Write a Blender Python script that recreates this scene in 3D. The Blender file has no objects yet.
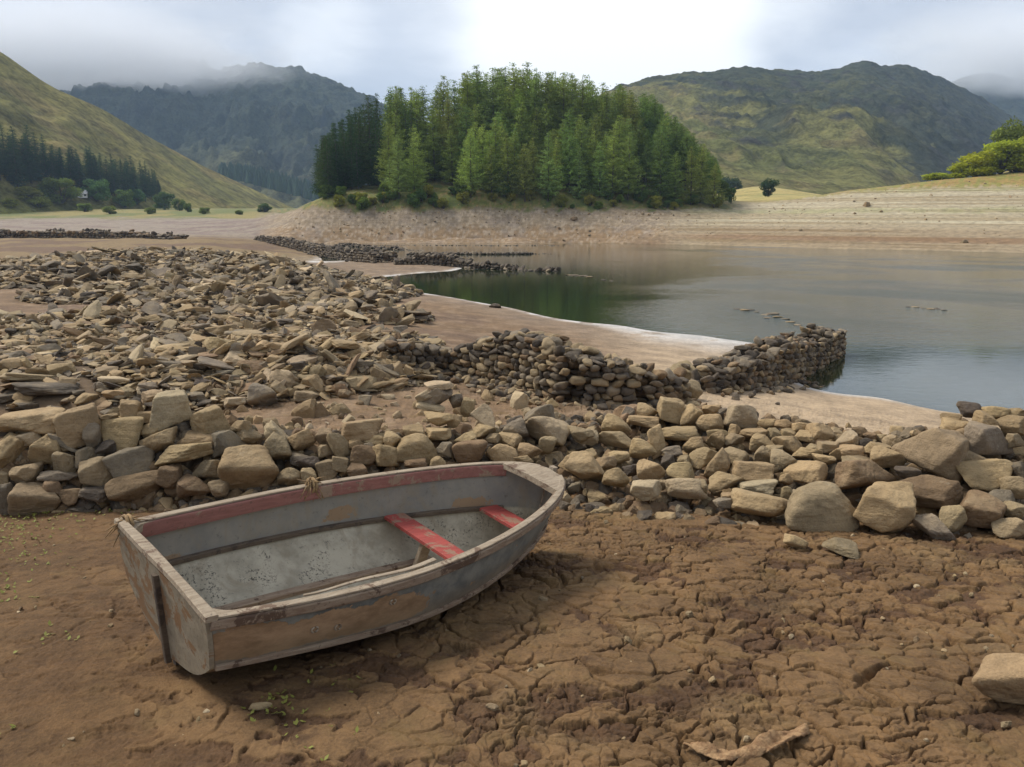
import bpy, bmesh, math, random
import numpy as np
from mathutils import Vector, Matrix

# ------------------------------------------------------------------ scene, camera, sky, sun
S = bpy.context.scene
COL = S.collection
R_ = math.radians
FPX, CX, CY = 773.0, 512.0, 383.5          # focal length and centre of the photograph in pixels
CAMH, PITCH = 2.2, R_(12.08)
ZW = -2.2                                   # water level
cam = bpy.data.cameras.new('camera'); cam.sensor_width = 36; cam.lens = FPX / 1024 * 36
cam.clip_start = 0.05; cam.clip_end = 20000
camo = bpy.data.objects.new('camera', cam); COL.objects.link(camo)
camo.location = (0, 0, CAMH); camo.rotation_euler = (R_(90) - PITCH, 0, 0)
S.camera = camo
S.view_settings.view_transform = 'Standard'; S.view_settings.look = 'None'
S.view_settings.exposure = 0.7; S.view_settings.gamma = 1.0
S.view_settings.use_curve_mapping = False
S.cycles.max_bounces = 9; S.cycles.diffuse_bounces = 3; S.cycles.glossy_bounces = 3
S.cycles.transparent_max_bounces = 8; S.cycles.volume_bounces = 8
S.cycles.use_denoising = True
S.cycles.volume_step_rate = 1.0

SUN_EL, SUN_AZ = R_(50), R_(-62)             # azimuth measured from +Y towards +X
sl = bpy.data.lights.new('sun', 'SUN'); sl.energy = 2.8; sl.angle = R_(22); sl.color = (1.0, 0.95, 0.87)
so = bpy.data.objects.new('sun', sl); COL.objects.link(so)
sdir = Vector((math.sin(SUN_AZ) * math.cos(SUN_EL), math.cos(SUN_AZ) * math.cos(SUN_EL), math.sin(SUN_EL)))
so.rotation_euler = sdir.to_track_quat('Z', 'Y').to_euler(); so.location = (0, 0, 60)

W = bpy.data.worlds.new('World'); S.world = W; W.use_nodes = True


class NT:
    """small helper for node trees"""
    def __init__(s, tree): s.t = tree; s.n = tree.nodes; s.l = tree.links
    def node(s, typ, **kw):
        n = s.n.new(typ)
        for k, v in kw.items(): setattr(n, k, v)
        return n
    def put(s, sock, v):
        if v is None: return
        if isinstance(v, bpy.types.NodeSocket): s.l.new(v, sock)
        elif isinstance(v, (tuple, list)) and sock.type == 'RGBA': sock.default_value = tuple(v) + ((1,) if len(v) == 3 else ())
        else: sock.default_value = v
    def math(s, op, a, b=None, c=None, clamp=False):
        n = s.node('ShaderNodeMath', operation=op, use_clamp=clamp)
        for i, v in enumerate((a, b, c)): s.put(n.inputs[i], v)
        return n.outputs[0]
    def vmath(s, op, a, b=None, out=0):
        n = s.node('ShaderNodeVectorMath', operation=op)
        s.put(n.inputs[0], a)
        if b is not None: s.put(n.inputs[1] if op != 'SCALE' else n.inputs[3], b)
        return n.outputs[out]
    def mix(s, fac, a, b, mode='MIX'):
        n = s.node('ShaderNodeMix', data_type='RGBA', blend_type=mode)
        s.put(n.inputs[0], fac); s.put(n.inputs[6], a); s.put(n.inputs[7], b)
        return n.outputs[2]
    def noise(s, vec, scale, detail=4, rough=.55, dist=0.0, col=False):
        n = s.node('ShaderNodeTexNoise'); n.inputs['Scale'].default_value = scale
        n.inputs['Detail'].default_value = detail; n.inputs['Roughness'].default_value = rough
        n.inputs['Distortion'].default_value = dist
        if vec is not None: s.l.new(vec, n.inputs['Vector'])
        return n.outputs['Color' if col else 0]
    def ramp(s, fac, lo, hi, a=0.0, b=1.0):
        n = s.node('ShaderNodeMapRange', interpolation_type='SMOOTHSTEP')
        s.put(n.inputs[0], fac)
        for i, v in enumerate((lo, hi, a, b)): s.put(n.inputs[i + 1], v)
        return n.outputs[0]
    def mapping(s, vec, scale=(1, 1, 1), rot=(0, 0, 0), loc=(0, 0, 0)):
        n = s.node('ShaderNodeMapping'); s.l.new(vec, n.inputs[0])
        n.inputs['Scale'].default_value = scale; n.inputs['Rotation'].default_value = rot; n.inputs['Location'].default_value = loc
        return n.outputs[0]
    def bump(s, h, strength, dist, normal=None):
        n = s.node('ShaderNodeBump'); n.inputs['Strength'].default_value = strength
        n.inputs['Distance'].default_value = dist; s.l.new(h, n.inputs['Height'])
        if normal is not None: s.l.new(normal, n.inputs['Normal'])
        return n.outputs[0]


def build_sky():
    t = NT(W.node_tree); t.n.clear()
    out = t.node('ShaderNodeOutputWorld'); bg = t.node('ShaderNodeBackground')
    t.l.new(bg.outputs[0], out.inputs[0]); bg.inputs['Strength'].default_value = 0.088
    sky = t.node('ShaderNodeTexSky', sky_type='NISHITA', sun_disc=False)
    sky.sun_elevation = SUN_EL; sky.sun_rotation = SUN_AZ; sky.altitude = 250; sky.air_density = 1.2; sky.dust_density = 2.0
    d = t.node('ShaderNodeTexCoord').outputs['Generated']
    d = t.vmath('NORMALIZE', d)
    sep = t.node('ShaderNodeSeparateXYZ'); t.l.new(d, sep.inputs[0])
    zz = t.math('ADD', t.math('MAXIMUM', sep.outputs[2], 0.0), 0.16)
    comb = t.node('ShaderNodeCombineXYZ')
    t.l.new(t.math('DIVIDE', sep.outputs[0], zz), comb.inputs[0]); t.l.new(t.math('DIVIDE', sep.outputs[1], zz), comb.inputs[1])
    p = comb.outputs[0]
    n1 = t.noise(p, 0.75, 7, .55, .35)
    n2 = t.noise(p, 2.3, 6, .6, .2)
    nn = t.math('ADD', t.math('MULTIPLY', n1, .68), t.math('MULTIPLY', n2, .32))
    # a thin bright break in the overcast, ahead and high
    def blob(px, py, lo, hi):
        v = Vector(((px - CX) / FPX, 1.0, 0)); e = math.atan((CY - py) / FPX) - PITCH
        v = Vector(((px - CX) / FPX, math.cos(e), math.sin(e))).normalized()
        return t.ramp(t.vmath('DOT_PRODUCT', d, tuple(v), out=1), lo, hi)
    br = t.math('ADD', blob(600, -25, .962, 1.0), t.math('MULTIPLY', blob(600, 55, .978, 1.0), .62))
    br = t.math('ADD', br, t.math('MULTIPLY', blob(335, 35, .9965, 1.0), .45))
    br = t.math('ADD', br, t.math('MULTIPLY', blob(815, 8, .996, 1.0), .25))
    f = t.math('ADD', t.math('MULTIPLY', br, .95), t.math('MULTIPLY', t.math('SUBTRACT', nn, .5), 1.5))
    dk = t.mix(t.ramp(nn, .3, .72), (4.0, 4.3, 5.0), (6.5, 6.75, 7.3))
    wh = t.mix(t.ramp(f, .02, 1.1), dk, (10.0, 10.0, 9.9))
    # where the cover is thin some of the blue sky's own light comes through
    c = t.mix(.12, wh, sky.outputs[0])
    t.l.new(c, bg.inputs[0])
build_sky()


# ------------------------------------------------------------------ numeric noise
def _h(ix, iy, iz, seed):
    h = (ix.astype(np.int64) * 374761393 + iy.astype(np.int64) * 668265263 + iz.astype(np.int64) * 1274126177 + seed * 1442695041) & 0xffffffff
    h = ((h ^ (h >> 13)) * 1274126177) & 0xffffffff
    h = ((h ^ (h >> 16)) * 2246822519) & 0xffffffff
    return ((h ^ (h >> 15)) & 0xffffff) / float(0xffffff)


def vnoise(x, y, z=None, seed=0):
    if z is None: z = np.zeros_like(x)
    fx, fy, fz = np.floor(x), np.floor(y), np.floor(z)
    u, v, w = x - fx, y - fy, z - fz
    u, v, w = [a * a * a * (a * (a * 6 - 15) + 10) for a in (u, v, w)]
    ix, iy, iz = fx.astype(np.int64), fy.astype(np.int64), fz.astype(np.int64)
    flat = not np.any(z)
    def L(dz):
        a = _h(ix, iy, iz + dz, seed); b = _h(ix + 1, iy, iz + dz, seed)
        c = _h(ix, iy + 1, iz + dz, seed); e = _h(ix + 1, iy + 1, iz + dz, seed)
        return (a + (b - a) * u) * (1 - v) + (c + (e - c) * u) * v
    if flat: return L(0) * 2 - 1
    return (L(0) * (1 - w) + L(1) * w) * 2 - 1


def fbm(x, y, z=None, o=5, g=.5, seed=0):
    s = 0; a = 1.0; tot = 0
    for i in range(o):
        k = 2.03 ** i
        s = s + a * vnoise(x * k + 17.3 * i, y * k - 9.1 * i, None if z is None else z * k + 3.7 * i, seed + i)
        tot += a; a *= g
    return s / tot


def ridged(x, y, o=4, g=.5, seed=0):
    s = 0; a = 1.0; tot = 0
    for i in range(o):
        k = 2.03 ** i
        s = s + a * (1 - np.abs(vnoise(x * k + 5.3 * i, y * k + 1.9 * i, None, seed + i)) * 2)
        tot += a; a *= g
    return s / tot


def voro(x, y, seed=0, jit=.9):
    """distance to the nearest cell border, and a random value per cell"""
    fx, fy = np.floor(x), np.floor(y)
    f1 = np.full(x.shape, 9.0); f2 = np.full(x.shape, 9.0); cid = np.zeros(x.shape)
    z0 = np.zeros(x.shape, np.int64)
    for i in (-1, 0, 1):
        for j in (-1, 0, 1):
            ix = (fx + i).astype(np.int64); iy = (fy + j).astype(np.int64)
            px = fx + i + .5 + (_h(ix, iy, z0, seed) - .5) * jit; py = fy + j + .5 + (_h(ix, iy, z0 + 1, seed) - .5) * jit
            dd = np.hypot(px - x, py - y); c = _h(ix, iy, z0 + 2, seed)
            m = dd < f1
            f2 = np.where(m, f1, np.minimum(f2, dd)); cid = np.where(m, c, cid); f1 = np.where(m, dd, f1)
    return (f2 - f1) * .5, cid


def sst(x, a, b):
    t = np.clip((x - a) / (b - a), 0, 1)
    return t * t * (3 - 2 * t)


# ------------------------------------------------------------------ mesh helpers
def mesh_from(name, V, F, attrs=None, smooth=True):
    V = np.asarray(V, np.float32); F = np.asarray(F, np.int32); k = F.shape[1]
    me = bpy.data.meshes.new(name)
    me.vertices.add(len(V)); me.vertices.foreach_set('co', V.ravel())
    me.loops.add(F.size); me.loops.foreach_set('vertex_index', F.ravel())
    me.polygons.add(len(F)); me.polygons.foreach_set('loop_start', np.arange(0, F.size, k, dtype=np.int32))
    me.polygons.foreach_set('use_smooth', np.full(len(F), smooth))
    for an, av in (attrs or {}).items():
        av = np.asarray(av, np.float32)
        if av.ndim == 1:
            a = me.attributes.new(an, 'FLOAT', 'POINT'); a.data.foreach_set('value', av)
        else:
            a = me.attributes.new(an, 'FLOAT_COLOR', 'POINT'); a.data.foreach_set('color', np.c_[av, np.ones(len(av))].astype(np.float32).ravel())
    me.update(calc_edges=True); me.validate()
    return me


def link(name, me, mat=None, parent=None):
    if mat is not None and not me.materials: me.materials.append(mat)
    o = bpy.data.objects.new(name, me); COL.objects.link(o)
    if parent is not None: o.parent = parent
    return o


def tag(o, label=None, cat=None, group=None, kind=None):
    if label: o['label'] = label
    if cat: o['category'] = cat
    if group: o['group'] = group
    if kind: o['kind'] = kind
    return o


def empty(name, loc=(0, 0, 0)):
    o = bpy.data.objects.new(name, None); COL.objects.link(o); o.location = loc; o.empty_display_size = .1
    return o


def grid_faces(nu, nv):
    i = np.arange(nu * nv).reshape(nu, nv)
    return np.stack([i[:-1, :-1], i[1:, :-1], i[1:, 1:], i[:-1, 1:]], -1).reshape(-1, 4)


class MB:
    """collects pieces that become one mesh"""
    def __init__(s): s.v = []; s.f = []; s.n = 0; s.c = []
    def add(s, V, F, c=None):
        V = np.asarray(V, float); F = np.asarray(F)
        if F.shape[1] == 4: F = np.concatenate([F[:, [0, 1, 2]], F[:, [0, 2, 3]]])
        s.v.append(V); s.f.append(F + s.n); s.n += len(V)
        s.c.append(np.tile(c, (len(V), 1)) if c is not None and np.ndim(c) == 1 else (np.ones((len(V), 3)) if c is None else c))
    def build(s, name, mat=None, parent=None, smooth=True, col=True):
        me = mesh_from(name, np.concatenate(s.v), np.concatenate(s.f), {'Col': np.concatenate(s.c)} if col else None, smooth)
        return link(name, me, mat, parent)


def tube(path, rad, n=8, cap=True):
    path = np.asarray(path, float); m = len(path); rad = np.broadcast_to(np.asarray(rad, float), (m,))
    V = []
    tn = np.gradient(path, axis=0); tn /= np.linalg.norm(tn, axis=1)[:, None] + 1e-9
    ref = np.array([0, 0, 1.0]) if abs(tn[0][2]) < .9 else np.array([1.0, 0, 0])
    for i in range(m):
        a = np.cross(tn[i], ref); a /= np.linalg.norm(a) + 1e-9; b = np.cross(a, tn[i])
        th = np.linspace(0, 2 * np.pi, n, endpoint=False)
        V.append(path[i] + rad[i] * (np.cos(th)[:, None] * a + np.sin(th)[:, None] * b))
    V = np.concatenate(V); F = []
    for i in range(m - 1):
        for j in range(n):
            k = (j + 1) % n; F.append((i * n + j, i * n + k, (i + 1) * n + k, (i + 1) * n + j))
    if cap:
        V = np.concatenate([V, path[:1], path[-1:]]); a, b = m * n, m * n + 1
        for j in range(n):
            k = (j + 1) % n; F.append((a, k, j, a)); F.append((b, (m - 1) * n + j, (m - 1) * n + k, b))
    F = np.array(F)
    T = np.concatenate([F[:, [0, 1, 2]], F[F[:, 0] != F[:, 3]][:, [0, 2, 3]]])
    return V, T


def sweep_rect(path, side, up, w, h):
    """a bar with a rectangular, slightly eased section along a path; side/up are vectors per point"""
    path = np.asarray(path, float); m = len(path)
    side = np.broadcast_to(side, (m, 3)); up = np.broadcast_to(up, (m, 3))
    w = np.broadcast_to(w, (m,)); h = np.broadcast_to(h, (m,))
    q = [(-.5, -.38), (-.5, .38), (-.4, .5), (.4, .5), (.5, .38), (.5, -.38), (.4, -.5), (-.4, -.5)]
    V = np.concatenate([path[i] + np.array([a * w[i] * side[i] + b * h[i] * up[i] for a, b in q]) for i in range(m)])
    F = []
    for i in range(m - 1):
        for j in range(8):
            k = (j + 1) % 8; F.append((i * 8 + j, i * 8 + k, (i + 1) * 8 + k, (i + 1) * 8 + j))
    for b in (0, (m - 1) * 8):
        F += [(b, b + 1, b + 2, b + 3), (b, b + 3, b + 4, b + 7), (b + 4, b + 5, b + 6, b + 7)]
    return V, np.array(F)


# ------------------------------------------------------------------ places seen in the photograph
def ray(px, py):
    return np.array([(px - CX) / FPX, math.cos(PITCH) + (CY - py) / FPX * math.sin(PITCH), -math.sin(PITCH) + (CY - py) / FPX * math.cos(PITCH)])


def at_y(px, py, Y):
    d = ray(px, py); s = Y / d[1]
    return np.array([0, 0, CAMH]) + s * d


def at_z(px, py, z):
    d = ray(px, py); s = (z - CAMH) / d[2]
    return np.array([0, 0, CAMH]) + s * d


def to_px(x, y, z):
    dz = z - CAMH; c, s = math.cos(PITCH), math.sin(PITCH)
    dep = y * c - dz * s; up = y * s + dz * c
    return CX + FPX * x / dep, CY - FPX * up / dep, dep


def slope_z(Y): return -0.135 * (Y - 3.5)


# control points of the lake bed: (px, py, 'z' or 'Y', value)
CTRL = []
def c_(px, *a):
    for py, m, v in a: CTRL.append((px, py, m, v))
for px in (-700, -300, 0, 100, 200):
    c_(px, (415, 'Y', 13.5), (385, 'Y', 15.8), (360, 'Y', 18), (330, 'Y', 23), (300, 'Y', 32), (285, 'Y', 40), (262, 'Y', 60), (252, 'Y', 78), (240, 'Y', 110), (229, 'Y', 165), (218, 'Y', 250))
c_(300, (420, 'Y', 13), (405, 'Y', 14), (380, 'Y', 16), (330, 'Y', 24), (311, 'Y', 30), (300, 'Y', 34), (275, 'Y', 52), (262, 'z', -2.15), (252, 'z', -2.0), (246, 'z', -2.12))
c_(245, (262, 'Y', 60), (250, 'Y', 88), (240, 'Y', 122), (232, 'Y', 150), (218, 'Y', 260))
c_(400, (415, 'Y', 13.5), (385, 'Y', 16), (350, 'Y', 20), (330, 'Y', 24), (310, 'Y', 31), (297, 'Y', 42), (290, 'z', -2.2), (283, 'z', -2.5), (276, 'z', -2.2), (268, 'z', -2.0), (258, 'z', -2.1))
c_(345, (297, 'Y', 43), (288, 'z', -2.1), (270, 'z', -2.0))
c_(366, (289, 'z', -2.2))
c_(455, (298, 'Y', 43.5), (288, 'z', -2.5), (271, 'z', -2.2), (262, 'z', -2.15))
c_(512, (430, 'Y', 12.3), (400, 'Y', 15), (375, 'Y', 18), (340, 'Y', 24.5), (320, 'z', -1.95), (308, 'z', -2.2))
c_(620, (440, 'Y', 11.3), (410, 'Y', 14.6), (385, 'Y', 17), (360, 'Y', 21.5), (340, 'z', -2.05), (325, 'z', -2.2))
c_(700, (440, 'Y', 11.5), (405, 'Y', 15.5), (370, 'Y', 20.5), (350, 'z', -2.07), (335, 'z', -2.2))
c_(765, (430, 'Y', 12.6), (400, 'Y', 16.4), (370, 'z', -2.05), (345, 'z', -2.2))
c_(800, (425, 'Y', 13.6), (405, 'z', -1.85), (384, 'z', -2.2))
c_(880, (440, 'Y', 12.2), (420, 'z', -1.8), (397, 'z', -2.2))
c_(950, (440, 'Y', 12.0), (425, 'z', -1.95), (412, 'z', -2.2))
for px in (1024, 1150, 1500): c_(px, (450, 'Y', 10.5), (430, 'z', -1.9), (416, 'z', -2.2))
for px, py in ((420, 287), (500, 295), (500, 280), (500, 262), (500, 250), (600, 310), (600, 290), (600, 265), (600, 250), (690, 320), (700, 300), (700, 270), (780, 340), (800, 345), (800, 300), (800, 268), (840, 380), (900, 385), (900, 340), (900, 300), (900, 268), (985, 402), (1024, 395), (1024, 340), (1024, 300), (1024, 270), (1300, 395), (1300, 320), (1300, 275), (380, 245), (440, 245)):
    c_(px, (py, 'z', -2.75))
for px, py in ((320, 243), (360, 242.7), (400, 242.6), (430, 242.6), (470, 242.6), (500, 242.6), (540, 242.6), (570, 243), (600, 243), (625, 243.5), (650, 244), (700, 245), (800, 247.5), (900, 250), (1024, 253), (1300, 258)): c_(px, (py, 'z', -2.2))
c_(275, (232, 'Y', 146), (222, 'Y', 160)); c_(310, (232, 'Y', 145), (212, 'Y', 151), (205, 'Y', 156))
for px in range(340, 690, 24): c_(px, (231, 'Y', 143), (216, 'Y', 147), (203, 'Y', 152))
c_(700, (228, 'Y', 143), (214, 'Y', 149), (204, 'Y', 155)); c_(735, (214, 'Y', 150), (205, 'Y', 158))
for px, Y, z in ((320, 165, 5.5), (345, 168, 7.2), (360, 172, 9), (390, 165, 8), (420, 165, 8.6), (430, 180, 13), (460, 166, 9.3), (500, 166, 9.6), (500, 182, 15.5), (540, 166, 9.6), (560, 182, 15), (580, 166, 9.2), (620, 166, 8.6), (640, 180, 11.5), (650, 166, 7.8), (700, 172, 7), (735, 172, 5.5),
                 (320, 200, 4), (420, 212, 7), (500, 215, 8), (600, 212, 7), (700, 205, 5), (400, 245, 4), (560, 250, 5), (700, 240, 7)):
    CTRL.append((px, None, Y, z))
c_(760, (236, 'Y', 126), (222, 'Y', 137), (206, 'Y', 160)); c_(760, (197, 'Y', 205), (186, 'Y', 290))
c_(850, (236, 'Y', 118), (215, 'Y', 130), (191, 'Y', 152)); CTRL += [(850, None, 175, 6.8), (850, None, 230, 7)]
c_(940, (236, 'Y', 111), (212, 'Y', 122), (181, 'Y', 150)); CTRL += [(940, None, 180, 9.2), (940, None, 230, 9)]
c_(1024, (236, 'Y', 108), (207, 'Y', 120), (174, 'Y', 150), (166, 'Y', 175)); CTRL += [(1024, None, 230, 12)]
c_(1300, (236, 'Y', 108), (195, 'Y', 120), (155, 'Y', 150)); CTRL += [(1300, None, 230, 18)]
for px in (-700, -200, 100, 300, 512, 750, 1024, 1500):
    CTRL += [(px, None, 1.0, .22), (px, None, 2.0, .16), (px, None, 3.2, .03), (px, None, 4.4, slope_z(4.4)), (px, None, 5.6, slope_z(5.6)), (px, None, 7, slope_z(7)), (px, None, 8.6, slope_z(8.6) + .02), (px, None, 10, slope_z(10) + .05)]
    CTRL += [(px, None, 330, 6), (px, None, 600, 8), (px, None, 1400, 8), (px, None, 3500, 8)]


def _uv(x, y):
    r = np.hypot(x, y); a = np.clip(np.arctan2(x, y), -1.05, 1.05)
    return a * 2.6, np.log(np.maximum(r, .8)) * 1.25


def _fit():
    P = []
    for px, py, m, v in CTRL:
        if py is None: P.append(((px - CX) / FPX * m * 1.02, m, v))
        elif m == 'z': P.append(at_z(px, py, v))
        else: P.append(at_y(px, py, v))
    P = np.array(P); u, w = _uv(P[:, 0], P[:, 1])
    D = np.sqrt((u[:, None] - u) ** 2 + (w[:, None] - w) ** 2 + .004)
    A = np.zeros((len(P) + 3,) * 2); n = len(P)
    A[:n, :n] = D - np.eye(n) * .012; B = np.c_[np.ones(n), u, w]; A[:n, n:] = B; A[n:, :n] = B.T
    k = np.linalg.solve(A, np.r_[P[:, 2], 0, 0, 0])
    return u, w, k
_U, _V, _K = _fit()


def _bank():
    rows = [(270, 243, 214, 152), (310, 243, 206, 152), (360, 242.7, 203, 153), (430, 242.6, 201.5, 153), (510, 242.6, 201, 154), (590, 243, 202, 154), (650, 244, 203, 155), (700, 245, 203.5, 157), (740, 246, 205, 159), (790, 247.5, 200, 156), (850, 249, 191.5, 152), (900, 250, 185.5, 150), (940, 251, 181, 150), (1024, 253, 174, 150), (1300, 258, 155, 150), (1800, 262, 140, 150)]
    return np.array([(px, a, b, Y, at_z(px, a, ZW)[1], at_y(px, b, Y)[2]) for px, a, b, Y in rows])
BANK = _bank()


def bed_z(x, y):
    """the bare lake bed, without the piles of stones"""
    x = np.atleast_1d(np.asarray(x, float)); y = np.atleast_1d(np.asarray(y, float)); sh = x.shape
    x = x.ravel(); y = y.ravel(); z = np.empty(len(x)); n = len(_U)
    for i in range(0, len(x), 40000):
        u, w = _uv(x[i:i + 40000], y[i:i + 40000])
        D = np.sqrt((u[:, None] - _U) ** 2 + (w[:, None] - _V) ** 2 + .004)
        z[i:i + 40000] = D @ _K[:n] + _K[n] + _K[n + 1] * u + _K[n + 2] * w
    # the drawn-down banks: an even slope from the waterline to the crest
    px = CX + FPX * x / (np.maximum(y, 1) * .978 + .9)
    ysh = np.interp(px, BANK[:, 0], BANK[:, 4]); yc = np.interp(px, BANK[:, 0], BANK[:, 3]); zc = np.interp(px, BANK[:, 0], BANK[:, 5])
    t = (y - ysh) / (yc - ysh); zbk = ZW + (zc - ZW) * np.clip(t, -.2, 1.4) ** 1.0
    w = sst(px, 290, 330) * sst(t, -.25, -.02) * (1 - sst(y, yc - 1, yc + 7)) * (y > 60)
    z = z * (1 - w) + zbk * w
    return z.reshape(sh)


# the tumbled wall nearest the camera: foot row, top row, distance of the foot and depth of the pile
WALL = np.array([  # px, foot row, top row, foot Y, depth
    (-260, 530, 412, 6.2, .75), (0, 516, 412, 6.55, .7), (100, 508, 408, 6.65, .7), (200, 500, 398, 6.75, .75), (300, 492, 424, 6.9, .75), (400, 490, 424, 6.95, .85),
    (500, 492, 420, 6.95, 1.2), (560, 494, 410, 6.9, 1.7), (640, 504, 400, 6.55, 2.1), (720, 514, 400, 6.3, 2.3), (800, 526, 414, 6.05, 2.0), (860, 536, 424, 5.85, 1.7), (940, 542, 410, 5.75, 1.45), (1024, 546, 402, 5.7, 1.4), (1300, 560, 396, 5.5, 1.4)], float)


def wall_par(px): return [np.interp(px, WALL[:, 0], WALL[:, k]) for k in (1, 2, 3, 4)]


def pile_z(x, y):
    px = CX + FPX * x / (y * .978 + .9)
    fr, tr, Yf, dp = wall_par(px)
    f = (y - Yf) / dp
    py = fr + (tr - fr) * np.clip(f, 0, 1)
    c, s = math.cos(PITCH), math.sin(PITCH); v = (CY - py) / FPX
    z = CAMH + y * (-s + v * c) / (c + v * s)
    zt = CAMH + (Yf + dp) * (-s + (CY - tr) / FPX * c) / (c + (CY - tr) / FPX * s)
    back = 1.0 + .35 * (px > 560)
    z = np.where(f > 1, zt - (y - Yf - dp) * .75 / back, z) - .17
    return np.where((f < -.15) | (f > 1.0 + 2.2 / dp), -50, z)


# further heaps of loose stones: centre px, py, half length, half depth (metres), height, turn
HEAPS = []
def heap(px, py, Y, a, b, h, rot=0):
    p = at_y(px, py, Y); HEAPS.append((p[0], p[1], a, b, h, R_(rot)))
heap(60, 385, 15.6, 6.5, 2.2, .5, 3); heap(260, 372, 16.8, 3.6, 2.2, .65, -4); heap(370, 370, 17, 1.6, 1.6, .35, -20)
heap(120, 335, 22, 6.5, 3.5, .5); heap(20, 282, 44, 10, 7, .8); heap(170, 270, 52, 12, 8, 1.0); heap(290, 285, 44, 7, 7, 1.1); heap(345, 296, 38, 2.5, 2.5, .35)
heap(230, 305, 31, 4, 3, .35); heap(330, 318, 28, 3.5, 3.5, .3); heap(180, 296, 35, 6, 5, .35); heap(-40, 360, 18, 4, 3, .3); heap(385, 345, 20.5, 1.6, 1.6, .25)


def heap_z(x, y):
    z = np.zeros_like(x)
    for cx, cy, a, b, h, r in HEAPS:
        c, s = math.cos(r), math.sin(r)
        u = ((x - cx) * c + (y - cy) * s) / a; v = (-(x - cx) * s + (y - cy) * c) / b
        z = np.maximum(z, h * np.clip(1 - (u * u + v * v), 0, 1) ** .8)
    return z


def ground_z(x, y):
    x = np.atleast_1d(np.asarray(x, float)); y = np.atleast_1d(np.asarray(y, float))
    return np.maximum(bed_z(x, y) + heap_z(x, y), pile_z(x, y))


# ------------------------------------------------------------------ materials
def material(name):
    m = bpy.data.materials.new(name); m.use_nodes = True
    t = NT(m.node_tree); b = t.n['Principled BSDF']; b.inputs['Specular IOR Level'].default_value = .3
    t.b = b
    return m, t


def world_pos(t): return t.node('ShaderNodeNewGeometry').outputs['Position']
def obj_pos(t): return t.node('ShaderNodeTexCoord').outputs['Object']
def attr(t, name, out='Color'): return t.node('ShaderNodeAttribute', attribute_name=name).outputs[out]


def make_ground_mat():
    m, t = material('lake_bed_mud'); p = world_pos(t)
    c = attr(t, 'Col'); wet = attr(t, 'Wet', 'Fac'); fine = attr(t, 'Fine', 'Fac')
    n1 = t.noise(p, 1.1, 6, .62); n2 = t.noise(p, 9, 6, .65); n3 = t.noise(p, 60, 4, .7)
    k = t.math('ADD', t.math('MULTIPLY', n1, .55), t.math('ADD', t.math('MULTIPLY', n2, .5), t.math('MULTIPLY', n3, .45)))
    g = t.ramp(k, .48, 1.02, .5, 1.5)
    gc = t.node('ShaderNodeCombineXYZ')
    for i in range(3): t.l.new(g, gc.inputs[i])
    c2 = t.mix(1.0, c, gc.outputs[0], 'MULTIPLY')
    c2 = t.mix(t.math('MULTIPLY', t.ramp(t.noise(p, 3.4, 5, .6), .52, .7), t.math('MULTIPLY', fine, .5)), c2, (.165, .105, .04))     # ochre patches
    c2 = t.mix(t.math('MULTIPLY', t.ramp(t.noise(p, 5.5, 6, .7), .55, .68), t.math('MULTIPLY', fine, .55)), c2, (.055, .029, .016))   # damp red-brown patches
    # level lines left by the falling water
    bk = attr(t, 'Bank', 'Fac')
    l1 = t.noise(t.mapping(p, (.012, .006, 1.5)), 1.0, 4, .75); l2 = t.noise(t.mapping(p, (.02, .01, 5.5)), 1.0, 3, .7)
    ln = t.math('ADD', t.math('MULTIPLY', l1, .55), t.math('MULTIPLY', l2, .45))
    c2 = t.mix(t.math('MULTIPLY', bk, t.ramp(ln, .47, .56)), c2, t.mix(1.0, c2, (.76, .7, .6), 'MULTIPLY'))
    c2 = t.mix(t.math('MULTIPLY', bk, t.math('MULTIPLY', t.ramp(ln, .46, .38), .6)), c2, t.mix(1.0, c2, (1.25, 1.25, 1.2), 'MULTIPLY'))
    t.l.new(c2, t.b.inputs['Base Color'])
    t.l.new(t.math('SUBTRACT', .95, t.math('MULTIPLY', wet, .62)), t.b.inputs['Roughness'])
    h = t.math('ADD', t.math('MULTIPLY', n2, .6), t.math('MULTIPLY', n3, .35))
    bs = t.math('MULTIPLY', t.math('SUBTRACT', 1.0, t.math('MULTIPLY', wet, .93)), .75)
    bn = t.node('ShaderNodeBump'); t.l.new(bs, bn.inputs['Strength']); bn.inputs['Distance'].default_value = .03; t.l.new(h, bn.inputs['Height'])
    n4 = t.noise(p, 190, 3, .7)
    bn2 = t.node('ShaderNodeBump'); t.l.new(t.math('MULTIPLY', bs, .7), bn2.inputs['Strength']); bn2.inputs['Distance'].default_value = .006
    t.l.new(n4, bn2.inputs['Height']); t.l.new(bn.outputs[0], bn2.inputs['Normal'])
    t.l.new(bn2.outputs[0], t.b.inputs['Normal'])
    return m


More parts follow.
